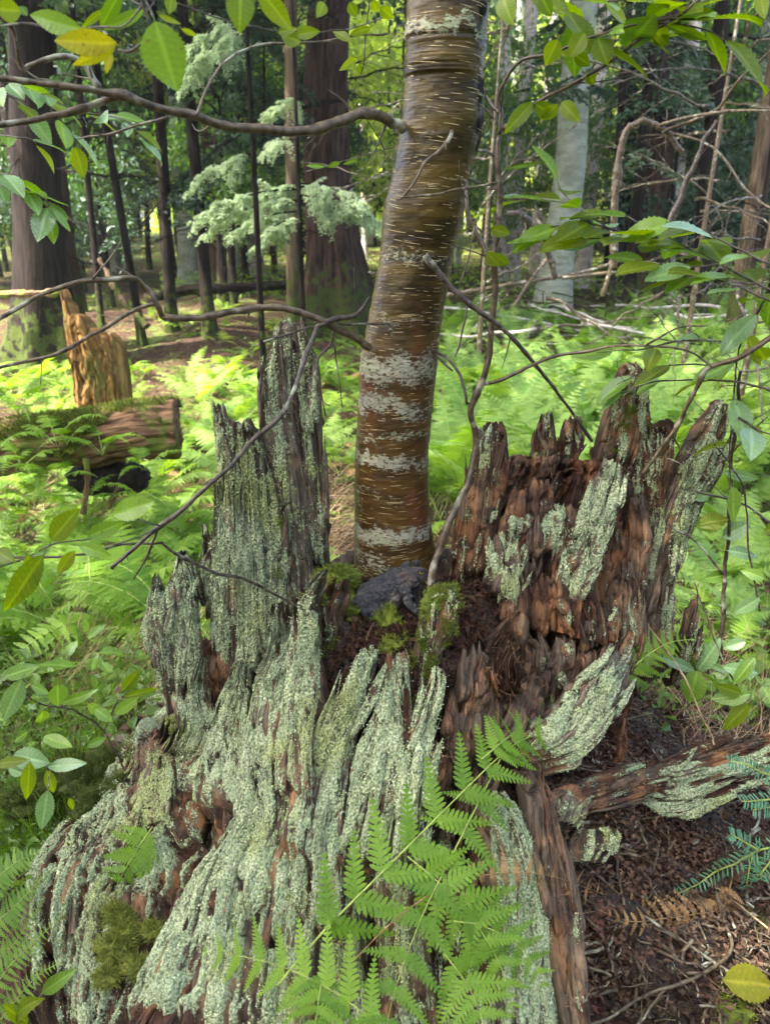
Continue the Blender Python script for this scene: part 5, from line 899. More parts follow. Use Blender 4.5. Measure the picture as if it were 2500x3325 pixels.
# ================================================================ the toad
def make_toad():
    Yt = .905; o = P(848, 1275, Yt); k = pxm(848, 1275, Yt)*.18        # one unit of the zoomed study picture in metres
    def w(x, y, d=0): return o+RIGHT*((x-719.5)*k)+nrm(UPV)*(-(y-578)*k)+FWD*(d*k)
    E = empty('toad', w(700, 900, 0), 'dark slate grey warty toad facing right at the foot of the birch, on the moss', 'toad')
    V, T, n = [], [], 0
    import bmesh
    bm = bmesh.new(); bmesh.ops.create_icosphere(bm, subdivisions=3, radius=1.0); sv = np.array([v.co[:] for v in bm.verts]); st = np.array([[v.index for v in f.verts] for f in bm.faces]); bm.free()
    ax = np.array([RIGHT, UPV, FWD])
    def ell(x, y, d, rx, ry, rd, rot=0):
        nonlocal n
        a = math.radians(rot); R2 = np.array([[math.cos(a), math.sin(a), 0], [-math.sin(a), math.cos(a), 0], [0, 0, 1]])
        p = (sv*np.array([rx, ry, rd])*k)@R2@ax+w(x, y, d); V.append(p); T.append(st+n); n += len(p)
    def limb(pts, steps=10):
        q = cr(np.array(pts, float), steps*(len(pts)-1))
        for x, y, d, r in q: ell(x, y, d, r, r, r)
    ell(600, 610, 10, 290, 205, 210, 28); ell(500, 660, 10, 215, 200, 210, 10); ell(740, 490, 20, 250, 165, 185, 26); ell(700, 680, 20, 230, 150, 190, 25)
    ell(930, 420, 0, 165, 118, 140, 14); ell(1030, 400, -5, 105, 85, 110, -8); ell(1075, 375, -5, 62, 52, 75, -20); ell(940, 500, -10, 120, 85, 110, 10)
    ell(1052, 345, -92, 50, 42, 40); ell(1012, 262, 78, 46, 44, 42); ell(865, 392, -112, 78, 44, 34, 8); ell(880, 290, 90, 70, 40, 34, 10)
    ell(455, 730, -120, 165, 125, 95, -12); limb([(330, 690, -130, 80), (400, 800, -165, 85), (520, 830, -185, 62), (600, 790, -190, 38)]); limb([(590, 800, -190, 34), (480, 850, -195, 38), (400, 850, -185, 34)])
    limb([(400, 850, -190, 28), (470, 890, -215, 22), (545, 925, -235, 14)])
    for a, b in ((540, 950), (570, 925), (575, 895)): limb([(470, 890, -215, 15), (525, (b+890)/2, -230, 10), (a+20, b, -240, 8)], 8)
    limb([(850, 560, -120, 78), (895, 630, -170, 56), (905, 700, -190, 50), (960, 780, -200, 46), (1020, 825, -200, 40), (1065, 815, -200, 30), (1085, 780, -195, 26)])
    for a, b, d in ((1130, 690, -185), (1112, 700, -215), (1150, 715, -160), (1095, 725, -235)): limb([(1080, 785, -198, 15), ((1080+a)/2+8, (785+b)/2, -205, 10), (a, b, d, 9)], 8)
    limb([(900, 560, 120, 60), (960, 660, 150, 45), (1000, 740, 150, 36), (1050, 780, 150, 26)])
    limb([(450, 760, 140, 120), (380, 830, 170, 70), (470, 880, 170, 36)])
    m = bpy.data.meshes.new('t'); m.from_pydata(np.concatenate(V).tolist(), [], np.concatenate(T).tolist()); ob = bpy.data.objects.new('t', m); COL.objects.link(ob)
    md = ob.modifiers.new('r', 'REMESH'); md.mode = 'VOXEL'; md.voxel_size = .0009; ms = ob.modifiers.new('s', 'SMOOTH'); ms.factor = .6; ms.iterations = 4
    dg = bpy.context.evaluated_depsgraph_get(); me = bpy.data.meshes.new_from_object(ob.evaluated_get(dg)); bpy.data.objects.remove(ob)
    nv = len(me.vertices); co = np.empty(nv*3, np.float32); me.vertices.foreach_get('co', co); co = co.reshape(-1, 3).astype(float)
    no = np.empty(nv*3, np.float32); me.vertices.foreach_get('normal', no); no = no.reshape(-1, 3).astype(float)
    r = np.random.default_rng(4); up = (no@UPV > -.3) & (no@FWD < .5); ids = np.where(up)[0]; disp = np.zeros(nv); wart = np.zeros(nv)
    for _ in range(420):
        c = co[r.choice(ids)]; s = r.uniform(.0007, .0016) if r.random() < .86 else r.uniform(.002, .0031); q = np.exp(-(np.linalg.norm(co-c, axis=1)/s)**2); disp = np.maximum(disp, q*s*.95); wart = np.maximum(wart, q*(s > .0018))
    for x, y, d, s in ((760, 325, -60, 34), (655, 372, -80, 26), (548, 392, -60, 30), (850, 322, -50, 24), (905, 290, -40, 26), (680, 480, -150, 22), (570, 520, -165, 24), (450, 520, -150, 22), (780, 520, -150, 22)):
        c = w(x, y, d); j = np.argmin(np.linalg.norm(co-c, axis=1)); q = np.exp(-(np.linalg.norm(co-co[j], axis=1)/(s*k))**2); disp = np.maximum(disp, q*s*k*.8); wart = np.maximum(wart, q)
    def near(x, y, d, s): return np.exp(-(np.linalg.norm(co-w(x, y, d), axis=1)/(s*k))**2)
    for t in np.linspace(0, 1, 14): disp = disp-.0007*near(960+150*t, 505-75*t-10*math.sin(t*3), -115+45*t, 16)   # mouth line
    disp = disp-.0006*near(1105, 352, -40, 12)
    co2 = co+no*(disp+.00025*vn(co/.0012, 3))[:, None]; me.vertices.foreach_set('co', (co2-world_loc(E)).astype(np.float32).ravel())
    pal = np.maximum.reduce([near(750, 640, -190, 60)*.9, near(840, 720, -180, 60), near(900, 480, -150, 50), near(930, 460, -140, 40)*.6, near(1090, 440, -80, 60)*.7, near(740, 790, -160, 110)*.8, near(330, 625, -120, 36)])
    gl = np.maximum(near(865, 395, -130, 75), near(1000, 330, -70, 50)*.5)
    at = me.attributes.new('mask', 'FLOAT_COLOR', 'POINT'); at.data.foreach_set('color', np.stack([wart, pal*(.5+.8*(vn(co/.0013, 9) > 0)), gl, 0*pal], -1).astype(np.float32).ravel())
    n_ = NT('toad_skin'); a, b, c, _ = n_.mask(); pos = n_.obj(); t = n_.noise(pos, 260.0, 4, .6)
    col = n_.mix(n_.ramp(t, .35, .7), (.005, .006, .009), (.044, .047, .062)); col = n_.mix(n_.math('MULTIPLY', a, .6), col, (.07, .06, .06)); col = n_.mix(n_.ramp(n_.voro(pos, 520.0), .0, .35, .5, 0), col, (.012, .012, .016))
    col = n_.mix(n_.math('MULTIPLY', c, .75), col, (.10, .062, .045)); col = n_.mix(n_.math('MULTIPLY', b, .7), col, (.26, .21, .17))
    mt = n_.done(n_.bsdf(col, .48, n_.bump(n_.voro(pos, 700.0), .9, .0012), .5)); me.materials.clear(); me.materials.append(mt); me.polygons.foreach_set('use_smooth', np.ones(len(me.polygons), bool))
    b_ = bpy.data.objects.new('body', me); COL.objects.link(b_); b_.parent = E
    gold = mat_simple('toad_iris', (.20, .12, .02), (.62, .42, .10), 900, .2); blk = mat_simple('toad_pupil', (.004, .004, .004), (.008, .008, .008), 50, .08, .0); 
    mb = MB(); S = sv; mb.add((S*np.array([33, 27, 16])*k)@ax+w(1062, 352, -126), T=st, A=[.5, 0, 0, 0]); ey = mb.build('eye', gold, E)
    mb = MB(); mb.add((S*np.array([21, 11, 9])*k)@ax+w(1066, 353, -138), T=st, A=[.5, 0, 0, 0]); mb.build('pupil', blk, ey)
    for i_, (x0, y0, x1, y1) in enumerate(((1026, 344, 1096, 322),)):
        mb = MB(); C = cr(np.array([w(x0-6, y0+14, -128), w(1040, y0-14, -146), w(1078, y1-4, -146), w(x1+6, y1+22, -120)]), 14); tube(mb, C, 7*k, 8, A=[.5, 0, 0, 0]); mb.build('eyelid', mt, E)
    mb = MB(); mb.add((S*np.array([42, 40, 14])*k)@ax+w(975, 440, -137), T=st, A=[0, 0, .35, 0]); mb.build('eardrum', mt, E)
make_toad()

# ================================================================ forest
def trunk_mesh(H, r0, lean=(0, 0), seed=0, ns=20, rough=.05, flare=.5, nz=60):
    z = np.concatenate([np.linspace(-.3, 1.2, 24), np.linspace(1.2, H, nz)[1:]]); th = np.linspace(0, 2*np.pi, ns, endpoint=False); TH, Z = np.meshgrid(th, z); r = np.random.default_rng(seed)
    R = r0*(1-.80*np.clip(Z, 0, H)/H); lob = 1+flare*np.exp(-np.clip(Z, -.3, 9)/(r0*2.0+.1))*(1+.55*np.cos(TH*5+r.uniform(0, 6))+.3*np.cos(TH*3+seed))
    R = R*lob*(1+rough*fbm(np.stack([np.cos(TH)*2.2, np.sin(TH)*2.2, Z*1.1+seed*3], -1), 4, seed)+rough*.9*(np.abs(vn(np.stack([TH*ns/7.0, TH*0, Z*1.6], -1), seed+3))))
    wob = r0*.5*fbm(np.stack([z*.5, z*0+seed, z*0], -1), 2, seed+5); cx = lean[0]*z+wob; cy = lean[1]*z
    V = np.stack([cx[:, None]+R*np.cos(TH), cy[:, None]+R*np.sin(TH), Z], -1); i = np.arange(len(z)-1)[:, None]*ns; j = np.arange(ns)[None]; kk = (j+1) % ns
    Q = np.stack([i+j, i+kk, i+ns+kk, i+ns+j], -1).reshape(-1, 4); mb = MB(); mb.add(V.reshape(-1, 3), Q, UV=np.stack([TH*r0, Z], -1).reshape(-1, 2)); return mb
def spray_bough(L, seed, mat_needle, size=.032, dens=1.0, droop=.5, wild=0.0):
    """drooping flat hemlock bough: a limb, side twigs and thousands of small needle blades"""
    r = np.random.default_rng(seed); mb = MB(); t = np.linspace(0, 1, 24); C = np.stack([L*t, .08*L*np.sin(t*3+seed), L*(.12*t-droop*t**2.2)], -1); tube(mb, C, np.linspace(.014, .003, 24)*L**.5, 5, A=[.2, 0, 0, 0], mat=1)
    pts, nor = [], []
    for k in range(int(20*dens)):
        f = r.uniform(.12, 1); i = int(f*23); p = C[i]; sg = r.choice([-1, 1]); a = math.radians(r.uniform(35, 65)); l = L*.42*(1-f*.6)*r.uniform(.6, 1.1)
        s = np.linspace(0, 1, 12)[:, None]; d = nrm(np.array([math.cos(a), sg*math.sin(a), wild*r.normal(0, .45)])); c = p+d*l*s*r.uniform(1-.5*wild, 1)+np.array([0, 0, -1])*l*(.38+wild*r.uniform(-.3, .5))*s**2+wild*l*.06*fbm(np.stack([s[:, 0]*4+k*9, s[:, 0]*0, s[:, 0]*0], -1), 2, 4)[:, None]*[1, 1, 1]; tube(mb, c, np.linspace(.004, .001, 12), 3, A=[.2, 0, 0, 0], mat=1)
        m = int(95*dens*l/.4); q = r.uniform(0.1, 1, m); sp = np.array([np.interp(q, s[:, 0], c[:, x]) for x in range(3)]).T
        off = np.cross(d, [0, 0, 1])*r.normal(0, .11*l+.01, (m, 1))*(1.1-q[:, None]*.7)+r.normal(0, .006, (m, 3)); off[:, 2] -= np.abs(off[:, :2]).sum(1)*.35; pts.append(sp+off); nor.append(r.normal(0, .35, (m, 3))+[0, 0, 1])
    pts = np.concatenate(pts); nor = np.concatenate(nor); n = len(pts); scatter_quads(mb, pts, nor, r.uniform(.7, 1.4, n)*size, .42, seed, bent=.4)
    return mb.mesh('bough', [mat_needle, M_barkD], smooth=False)
def dead_limb(L, seed):
    r = np.random.default_rng(seed); mb = MB(); t = np.linspace(0, 1, 16); C = np.stack([L*t, .1*L*np.sin(t*4+seed), L*(.15*t-.25*t*t)], -1)+.01*r.normal(size=(16, 3)); tube(mb, C, np.linspace(.010, .002, 16)*L**.5, 5)
    for k in range(9):
        i = r.integers(3, 15); l = L*r.uniform(.2, .5); d = nrm(np.array([.8, r.normal(0, .8), r.normal(-.05, .4)])); s = np.linspace(0, 1, 8)[:, None]; c = C[i]+d*l*s+np.array([0, 0, -.15*l])*s**2+.006*r.normal(size=(8, 3)); tube(mb, c, np.linspace(.004, .001, 8), 3)
    return mb.mesh('dead_limb', M_barkD)
BOUGH = [spray_bough(1.5, s, M_hem, .040) for s in (1, 2, 3)]; PALE = [spray_bough(1.0, s, M_hempale, .030, 1.9, .35, wild=.9) for s in (4, 5)]; DEAD = [dead_limb(1.2, s) for s in (6, 7, 8)]
DEADG = [dead_limb(1.3, s) for s in (9, 10, 11)]
for q in DEADG: q.materials.clear(); q.materials.append(M_branch)
def hemlock(name, label, px, Y, wpx, top_px, mat, seed, nb=22, H=11, cat='tree', group=None, nd=6, z0=2.2, py=560, flare=.5, deadz=(.9, 3.2)):
    x0 = P(px, py, Y)[0]; z = float(terrain(x0, Y)); m = pxm(px, py, Y)
    b = np.array([x0, Y, z]); e = empty(name, b, label, cat, group); r = np.random.default_rng(seed)
    xt = P(top_px, 100, Y); lean = ((xt[0]-x0)/max(.5, xt[2]-z), 0.0); t = trunk_mesh(H, wpx*.5*m, lean, seed, 28 if wpx > 70 else 14, flare=flare).build('trunk', mat, e, origin=(0, 0, 0))
    for k in range(nb):
        h = z0+(H-z0)*(k+.5)/nb; s = (1.35-.75*h/H)*r.uniform(.8, 1.3); inst(BOUGH[k % 3], e, (lean[0]*h, 0, h), (r.normal(0, .12), r.uniform(-.1, .35), r.uniform(0, 6.28)), s, 'bough')
    for k in range(nd):
        h = r.uniform(*deadz); inst(DEAD[k % 3], e, (lean[0]*h, 0, h), (r.normal(0, .2), r.normal(0, .2), r.uniform(0, 6.28)), r.uniform(.5, 1.1), 'dead_limb')
    return e
TG = 'forest trees behind the stump'
hemlock('hemlock_tree', 'massive reddish grey hemlock trunk with flared base behind the stump, left of the birch', 712, 8.2, 100, 718, M_barkH, 101, 26, 13, nd=10, z0=2.0, py=600, flare=.9)
hemlock('hemlock_tree', 'straight brown trunk with greenish mossy foot just left of the massive hemlock', 628, 6.2, 30, 628, M_barkBr, 102, 14, 10, nd=7, py=680, z0=2.4, flare=.25)
hemlock('hemlock_tree', 'broad dark twin-stemmed trunk at the left edge, mossy at its foot', 62, 6.4, 105, 74, M_barkD, 103, 18, 11, nd=5, py=570, flare=.6, z0=2.4)
hemlock('hemlock_tree', 'dark reddish trunk leaning against the broad trunk at the left edge', 138, 6.8, 58, 86, M_barkH, 104, 10, 10, nd=4, py=570, flare=.5, z0=2.6)
for k, (px, Y, w, tp, mat, lab, py) in enumerate([(205, 7.6, 14, 165, M_barkD, 'very thin dark trunk nearest the broad left trunk', 575), (292, 7.0, 18, 205, M_barkD, 'thin dark trunk leaning left, third from the left edge', 600), (364, 7.4, 25, 332, M_barkD, 'straight black trunk under the large hanging leaf', 600), (444, 7.2, 26, 398, M_barkD, 'black trunk slanting left between the pale trunk and the pale spray', 610),
        (398, 12.5, 40, 374, M_barkG, 'pale grey sunlit trunk between two black trunks, left', 545), (481, 9.5, 22, 458, M_barkD, 'dark trunk left of the pale hemlock spray', 575), (497, 10.5, 13, 500, M_barkD, 'thinnest dark trunk behind the pale hemlock spray', 570), (240, 14, 44, 232, M_barkG, 'blotchy grey lilac trunk behind the leaning thin trunk', 555), (527, 13, 13, 516, M_barkD, 'far thin dark trunk right of the pale spray', 560), (548, 16, 20, 545, M_barkG, 'far pale trunk left of the brown mossy trunk', 550),
        (320, 16, 12, 300, M_barkD, 'far thin dark trunk in the left gap', 545), (1110, 13, 34, 1140, M_barkW, 'far lilac white trunk right behind the sapling', 520), (1160, 15, 30, 1195, M_barkW, 'far pale trunk leaning right behind the sapling', 530), (1262, 12, 32, 1300, M_barkW, 'bright blotchy trunk just right of the pale beech', 560), (1330, 8.4, 18, 1352, M_barkD, 'thin dark curved trunk right of the pale beech', 575), (1372, 8.8, 26, 1412, M_barkD, 'black trunk left of the brightest trunk', 560),
        (1405, 10.5, 56, 1452, M_barkH, 'thick grey brown trunk behind the black trunk, right', 560), (1440, 11, 30, 1500, M_barkW, 'brightest white sunlit trunk at the right', 570), (1478, 12.5, 24, 1520, M_barkD, 'dark trunk just right of the brightest trunk', 560), (1516, 8.6, 38, 1556, M_barkD, 'broad dark trunk leaning right near the right edge', 570), (1600, 7.2, 34, 1680, M_barkBr, 'mossy brown trunk leaning right at the right edge', 620), (1625, 11, 22, 1650, M_barkG, 'slim grey trunk at the right edge', 560)]):
    hemlock('pine_tree' if mat in (M_barkW,) else 'forest_tree', lab, px, Y, w, tp, mat, 110+k, 7 if mat is M_barkD else 5, 10.5, nd=6 if mat is M_barkD else 2, py=py, z0=1.9 if Y > 9 else 2.3, flare=.35)
hemlock('beech_tree', 'smooth pale green grey beech trunk right of the sapling', 1212, 9.6, 70, 1245, M_barkG, 140, 6, 12, nd=2, py=560, z0=3.6, flare=.35)
# two low sprays, their sunlit look put into pale needle colour
for k, (px, py, Y, rz, sc, lab) in enumerate([(640, 425, 4.6, math.pi*1.03, 1.0, 'pale'), ]): pass
def pale_tree(label, px, Y, seed, boughs, H=3.6):
    x0 = P(px, 600, Y)[0]; z = float(terrain(x0, Y)); e = empty('hemlock_sapling', (x0, Y, z), label, 'sapling'); trunk_mesh(H, .022, (0, 0), seed, 8, flare=.1).build('trunk', M_barkD, e, origin=(0, 0, 0))
    for j, (bx, by, rz, s, ry) in enumerate(boughs):
        p = P(bx, by, Y); inst(PALE[j % 2], e, (0, 0, p[2]-z), (0.15, ry, rz), s, 'bough')
    return e
pale_tree('young hemlock with sprays coloured pale as if sunlit in front of the massive hemlock trunk', 655, 5.2, 150, [(0, 405, 3.25, .72, .10), (0, 430, 2.95, .66, .12), (0, 455, 3.45, .50, .12), (0, 400, 2.6, .55, .1), (0, 420, -.15, .58, .15), (0, 440, .15, .52, .12), (0, 395, -.5, .5, .1), (0, 470, 3.9, .42, .2), (0, 480, 3.1, .4, .3), (0, 395, 1.3, .4, .1), (0, 300, 4.2, .4, .1), (0, 210, 2.2, .4, .1)], 3.0)
pale_tree('hemlock sapling with a pale spray hanging at the top left of the picture', 560, 4.4, 151, [(0, 20, 3.2, .5, .45), (0, 60, 3.4, .45, .5), (0, 40, 2.8, .40, .5), (0, 330, 3.4, .4, .3)], 3.2)
# understory and far woods
def leafy_tree(name, label, x, y, H, cr_, mat, n, size, seed, group=None, cat='tree', low=.25, trunk=M_barkG):
    z = float(terrain(x, y)); e = empty(name, (x, y, z), label, cat, group); trunk_mesh(H*.9, .03+.012*H, (0, 0), seed, 8, flare=.2, nz=14).build('trunk', trunk, e, origin=(0, 0, 0))
    leaf_cloud('crown', mat, (x, y, z+H*(.5+low*.5)), np.array([cr_, cr_, H*(.5-low*.4)]), n, size, seed, e, 26); return e
r = np.random.default_rng(55)
CL = {}
def shared_cloud(key, mat, seed):
    mb_ = MB(); rr = np.random.default_rng(seed); K = 34; n = 4200; cc = nrm(rr.normal(size=(K, 3)))*rr.uniform(.1, 1, (K, 1))**.45; q = rr.integers(0, K, n); p = cc[q]+rr.normal(0, .13, (n, 3))*[1, 1, .6]
    A = np.zeros((n, 4)); A[:, 0] = np.clip(.5+.3*rr.normal(size=K)[q]+.2*rr.normal(size=n), 0, 1); scatter_quads(mb_, p, rr.normal(0, .55, (n, 3))+[0, 0, 1.0], rr.uniform(.5, 1.3, n)*.075, .62, seed, A); CL[key] = mb_.mesh('crown', mat, smooth=False)
shared_cloud('a', M_dec, 1); shared_cloud('b', M_dec, 2); shared_cloud('c', M_decdk, 3); shared_cloud('d', M_hem, 4)
TR = trunk_mesh(4.2, .055, (0.02, 0), 3, 8, flare=.2, nz=14).mesh('trunk', M_barkD)
def under(name, label, x, y, key, R, H, group):
    z = float(terrain(x, y)); e = empty(name, (x, y, z), label, 'tree', group); inst(TR, e, (0, 0, 0), (0, 0, r.uniform(0, 6)), (1, 1, H/4.2), 'trunk'); inst(CL[key], e, (0, 0, H*.62), (0, 0, r.uniform(0, 6)), (R, R, H*.5), 'crown')
for k in range(138):
    y = r.uniform(13, 44) if k < 116 else r.uniform(9.5, 13); x = r.uniform(-.62, .62)*y*1.15; far = y > 22; u = r.random()
    if y < 13: key, R, H = ('c' if u < .5 else 'd'), r.uniform(.6, 1.0), r.uniform(2.2, 3.6)
    else: key, R, H = ('ab'[k % 2] if u < .36 else ('c' if u < .50 else 'd')), r.uniform(1.2, 2.4)*(1+.5*far), r.uniform(3, 7)*(1+.6*far)
    nm = {'a': 'understory_tree', 'b': 'understory_tree', 'c': 'understory_tree', 'd': 'young_hemlock'}[key]
    lb = {'a': 'bright yellow green understory tree among the far trunks', 'b': 'bright yellow green understory tree among the far trunks', 'c': 'deep green leafy understory tree among the far trunks', 'd': 'dark bluish young hemlock among the far trunks'}[key]
    under(nm, lb, x, y, key, R, H, {'a': 'bright understory trees', 'b': 'bright understory trees', 'c': 'deep green understory trees', 'd': 'dark young hemlocks in the distance'}[key])
# crowns added high on the near forest trees to shade the trunks and the bank at the left
for o in [q for q in bpy.data.objects if q.parent is None and q.get('category') == 'tree' and q.type == 'EMPTY']:
    x, y = o.location[0], o.location[1]
    if 5.5 < y < 12 and x < .4:
        for h_, s_ in ((5.6, 1.5), (8.2, 2.1)): inst(CL['d'], o, (r.normal(0, .4), r.normal(0, .4), h_), (0, 0, r.uniform(0, 6)), (s_, s_, 1.3), 'crown')
mbf = MB(); n = 60000; th = r.uniform(-.75, .75, n); rad = r.uniform(48, 62, n); hh = r.uniform(0, 1, n)**1.1*17; cl = fbm(np.stack([th*22, hh*.35, rad*.1], -1), 3, 5); kp = cl > .12; th, rad, hh = th[kp], rad[kp], hh[kp]; n = len(th)
A = np.zeros((n, 4)); A[:, 0] = np.clip(.5+1.4*fbm(np.stack([th*14, hh*.3, rad*.1], -1), 2, 8), 0, 1); scatter_quads(mbf, np.stack([rad*np.sin(th), rad*np.cos(th), hh], -1), r.normal(0, .6, (n, 3))+[0, -.4, .8], r.uniform(.35, .9, n), .7, 77, A)
tag(mbf.build('far_woods', M_dec, smooth=False), 'pale yellow green far woods closing the view behind all the trunks', 'woods', kind='stuff')
mbf = MB()
for k in range(90):
    a = r.uniform(-.62, .62); d = r.uniform(20, 46); x, y = d*math.tan(a), d; z = float(terrain(x, y)); w = r.uniform(.08, .28); ln = r.normal(0, .03); C = np.array([[x+ln*h, y, z+h-.2] for h in (0, 3, 7, 14)]); tube(mbf, cr(C, 10), np.linspace(w, w*.6, 10), 8, A=[.5, 0, 0, 0])
FT = mbf  # far stems one cannot count, part of the far woods mass
tag(FT.build('far_tree_trunks', M_barkD), 'mass of dim distant stems behind the forest trees', 'far stems', kind='stuff')

# more slender trunks at every depth
TS = [trunk_mesh(12, .11, (l, 0), 500+i, 12, flare=.3, nz=30).mesh('trunk', m) for i, (l, m) in enumerate([(0.02, M_barkD), (-.03, M_barkD), (0, M_barkH), (.03, M_barkG), (-.02, M_barkW)])]
for k in range(74):
    y = r.uniform(9.5, 30); x = r.uniform(-.60, .60)*y; v = int(r.choice([0, 0, 1, 1, 2, 3, 4])); z = float(terrain(x, y)); s_ = r.uniform(.45, 1.3)
    kind = ['thin dark', 'thin dark', 'reddish brown', 'grey', 'pale sunlit'][v]; e = empty('forest_tree', (x, y, z), kind+' trunk standing deep in the forest behind the fern patch', 'tree', kind+' trunks deep in the forest'); inst(TS[v], e, (0, 0, 0), (0, 0, 0), (s_, s_, 1), 'trunk')
    for q in range(4): h = r.uniform(1.8, 7); inst(BOUGH[q % 3], e, (0, 0, h), (r.normal(0, .12), r.uniform(-.1, .35), r.uniform(0, 6.28)), r.uniform(.7, 1.3), 'bough')
    for q in range(2): inst(DEAD[q], e, (0, 0, r.uniform(1, 3.5)), (0, r.normal(0, .2), r.uniform(0, 6.28)), 1.0, 'dead_limb')
# ---- broken stump and logs of the middle ground
def mid_stump():
    Y = 4.1; b = P(205, 850, Y); z = float(terrain(b[0], Y)); e = empty('broken_stump', (b[0], Y, z), 'leaning orange broken snag glowing in sunlight above the ferns at the left', 'snag')
    mb = slab([(165,900,285,900,Y,Y+.02),(158,800,272,800,Y,Y),(142,700,252,700,Y,Y),(128,590,225,600,Y,Y)], top=[(0,1),(.12,.97),(.2,.86),(.32,.90),(.42,.78),(.6,.76),(.75,.70),(1,.66)], jag=.12, thick=.2, bulge=.9, lich=-1, moss=-1, grey=.8, seed=201, res=.010, flute=.014, fs=.05, fl=.6, rough=2, collect=False)
    mb.build('snag_wood', M_orange, e)
mid_stump()
def log_obj(name, label, pts, rpx, mat, seed, rough=.03, ns=40):
    C = cr(pathP(pts), 60); m = pxm(*pts[len(pts)//2]); mb = MB(); tube(mb, C, rpx*m, ns, rough=rough, rs=11, seed=seed); V = mb.V[0]; V += .010*fbm(V*np.array([9, 70, 70]), 3, seed)[:, None]; e = empty(name, C[0], label, 'log'); mb.build('log_wood', mat, e); return e, C, rpx*m
e, C, R_ = log_obj('hollow_log', 'mossy hollow log lying in the ferns at the left with its shaded opening painted black beneath', [(-60,975,2.55),(60,960,2.55),(180,950,2.56),(300,930,2.58),(385,925,2.6)], 60, M_log, 211, .022, 70)
mb = MB(); rr = np.random.default_rng(5); nL = 26000; f_ = rr.uniform(0, 59, nL); i0_ = np.clip(f_.astype(int), 0, 58); cc_ = C[i0_]*(1-(f_-i0_))[:, None]+C[i0_+1]*(f_-i0_)[:, None]; th_ = rr.uniform(-.9, 2.6, nL); dv = np.stack([0*th_, -np.cos(th_), np.sin(th_)], -1); pp = cc_+dv*(R_*1.03); kp_ = (fbm(pp/.10, 3, 6)+.55*dv[:, 2]) > .42
blades(mb, pp[kp_], dv[kp_]+rr.normal(0, .5, (int(kp_.sum()), 3)), rr.uniform(.008, .020, int(kp_.sum())), .0045, 5, None, 1); tag(mb.build('moss', M_moss, e, smooth=False), kind='stuff')
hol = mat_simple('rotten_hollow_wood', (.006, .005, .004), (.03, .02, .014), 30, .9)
mb = MB(); lump(mb, P(238, 1030, 2.62), (.15, .10, .060), 5, n=30, amp=.22); mb.build('hollow', hol, e)  # near-black lump stands in for the shaded opening under the log
mb = MB(); tube(mb, cr(pathP([(186,990,2.45),(190,1040,2.44),(180,1110,2.42)]), 12), .010, 8, rough=.004); mb.build('prop_root', M_log, e)
mb = MB(); tube(mb, cr(pathP([(262,1045,2.5),(240,1085,2.48),(225,1105,2.46)]), 12), .010, 8, rough=.004); mb.build('prop_root', M_log, e)
log_obj('fallen_log', 'reddish fallen log in the dark litter bank at the left edge', [(-80,640,6.0),(40,636,6.0),(130,632,6.0)], 9, M_log, 212)
log_obj('fallen_log', 'dark fallen log lying across the shade behind the black trunks', [(330,640,7.8),(450,625,7.9),(620,615,8.0)], 10, M_barkD, 213)
log_obj('fallen_log', 'thin lilac grey pole leaning behind the broken snag', [(215,560,4.6),(260,640,4.5),(320,705,4.4)], 6, M_barkBr, 214, .01, 12)
# brush pile behind the sapling
r = np.random.default_rng(66)
for k in range(46):
    x0 = r.uniform(970, 1640); Y = r.uniform(6.5, 9.0); b = np.array([P(x0, 600, Y)[0], Y, 0]); b[2] = terrain(b[0], Y)+r.uniform(.02, .35); a = r.uniform(0, 6.28); L = r.uniform(.7, 2.4); d = np.array([math.cos(a), .3*math.sin(a), r.normal(0, .22)])
    n_ = 14; t = np.linspace(-.5, .5, n_)[:, None]; c = b+d*L*t+.05*L*np.stack([fbm(np.stack([t[:, 0]*3, t[:, 0]*0+k, t[:, 0]*0+j*5], -1), 2, 9) for j in range(3)], -1); mb = MB(); tube(mb, c, np.linspace(.018, .006, n_)*r.uniform(.5, 1.2), 6); tag(mb.build('dead_branch', [M_branch, M_barkW, M_barkBr][k % 3], origin=b), 'grey dead branch in the brush heap behind the fern patch', 'branch', 'dead branches heaped behind the fern patch')
for k, (pts, rp, lab) in enumerate([([(960,640,5.8),(1100,615,6),(1250,590,6.2),(1350,560,6.4)], 5, 'pale curved dead branch lying lowest across the brush heap'), ([(1180,560,6),(1150,600,5.9),(1110,660,5.8)], 5, 'short pale dead branch standing slanted in the brush heap'), ([(1215,600,6),(1400,585,6.1),(1550,600,6.2)], 4, 'long dark dead branch lying flat across the brush heap'), ([(1300,640,6),(1320,560,6),(1325,380,6),(1345,340,6)], 5, 'upright forked dead stem behind the brush heap')]):
    e = empty('dead_branch', P(*pts[0]), lab, 'branch'); bb('branch', pts, rp, rp*.6, M_branch, 230+k, parent=e)
# ---- ferns
def fern_mesh(seed, nf, L, lod, mat, npairs=17, width=.34, rise=1.15, bend=1.1):
    r = np.random.default_rng(seed); mb = MB()
    for k in range(nf):
        l = L*r.uniform(.7, 1.1); az = k*6.283/nf+r.normal(0, .3); C = arch((r.normal(0, .02), r.normal(0, .02), 0), az, l, rise+r.normal(0, .15), 14, bend+r.normal(0, .25), seed*31+k); frond(mb, C, (0, 0, 1), npairs, l*width*.62, lod, .28, seed*17+k, .22, .0022, 1, 12, rnd=r.uniform(.2, .8))
    return mb.mesh('fronds', [mat, M_rachis])
FM = [fern_mesh(300+k, 8, .50, 1, M_fernfar, 18) for k in range(4)]; FD = [fern_mesh(310+k, 7, .42, 2, M_fern, 16, bend=1.4, rise=1.0) for k in range(3)]; FY = [fern_mesh(320, 7, .36, 2, M_fernyel, 15, bend=1.3, rise=.9)]
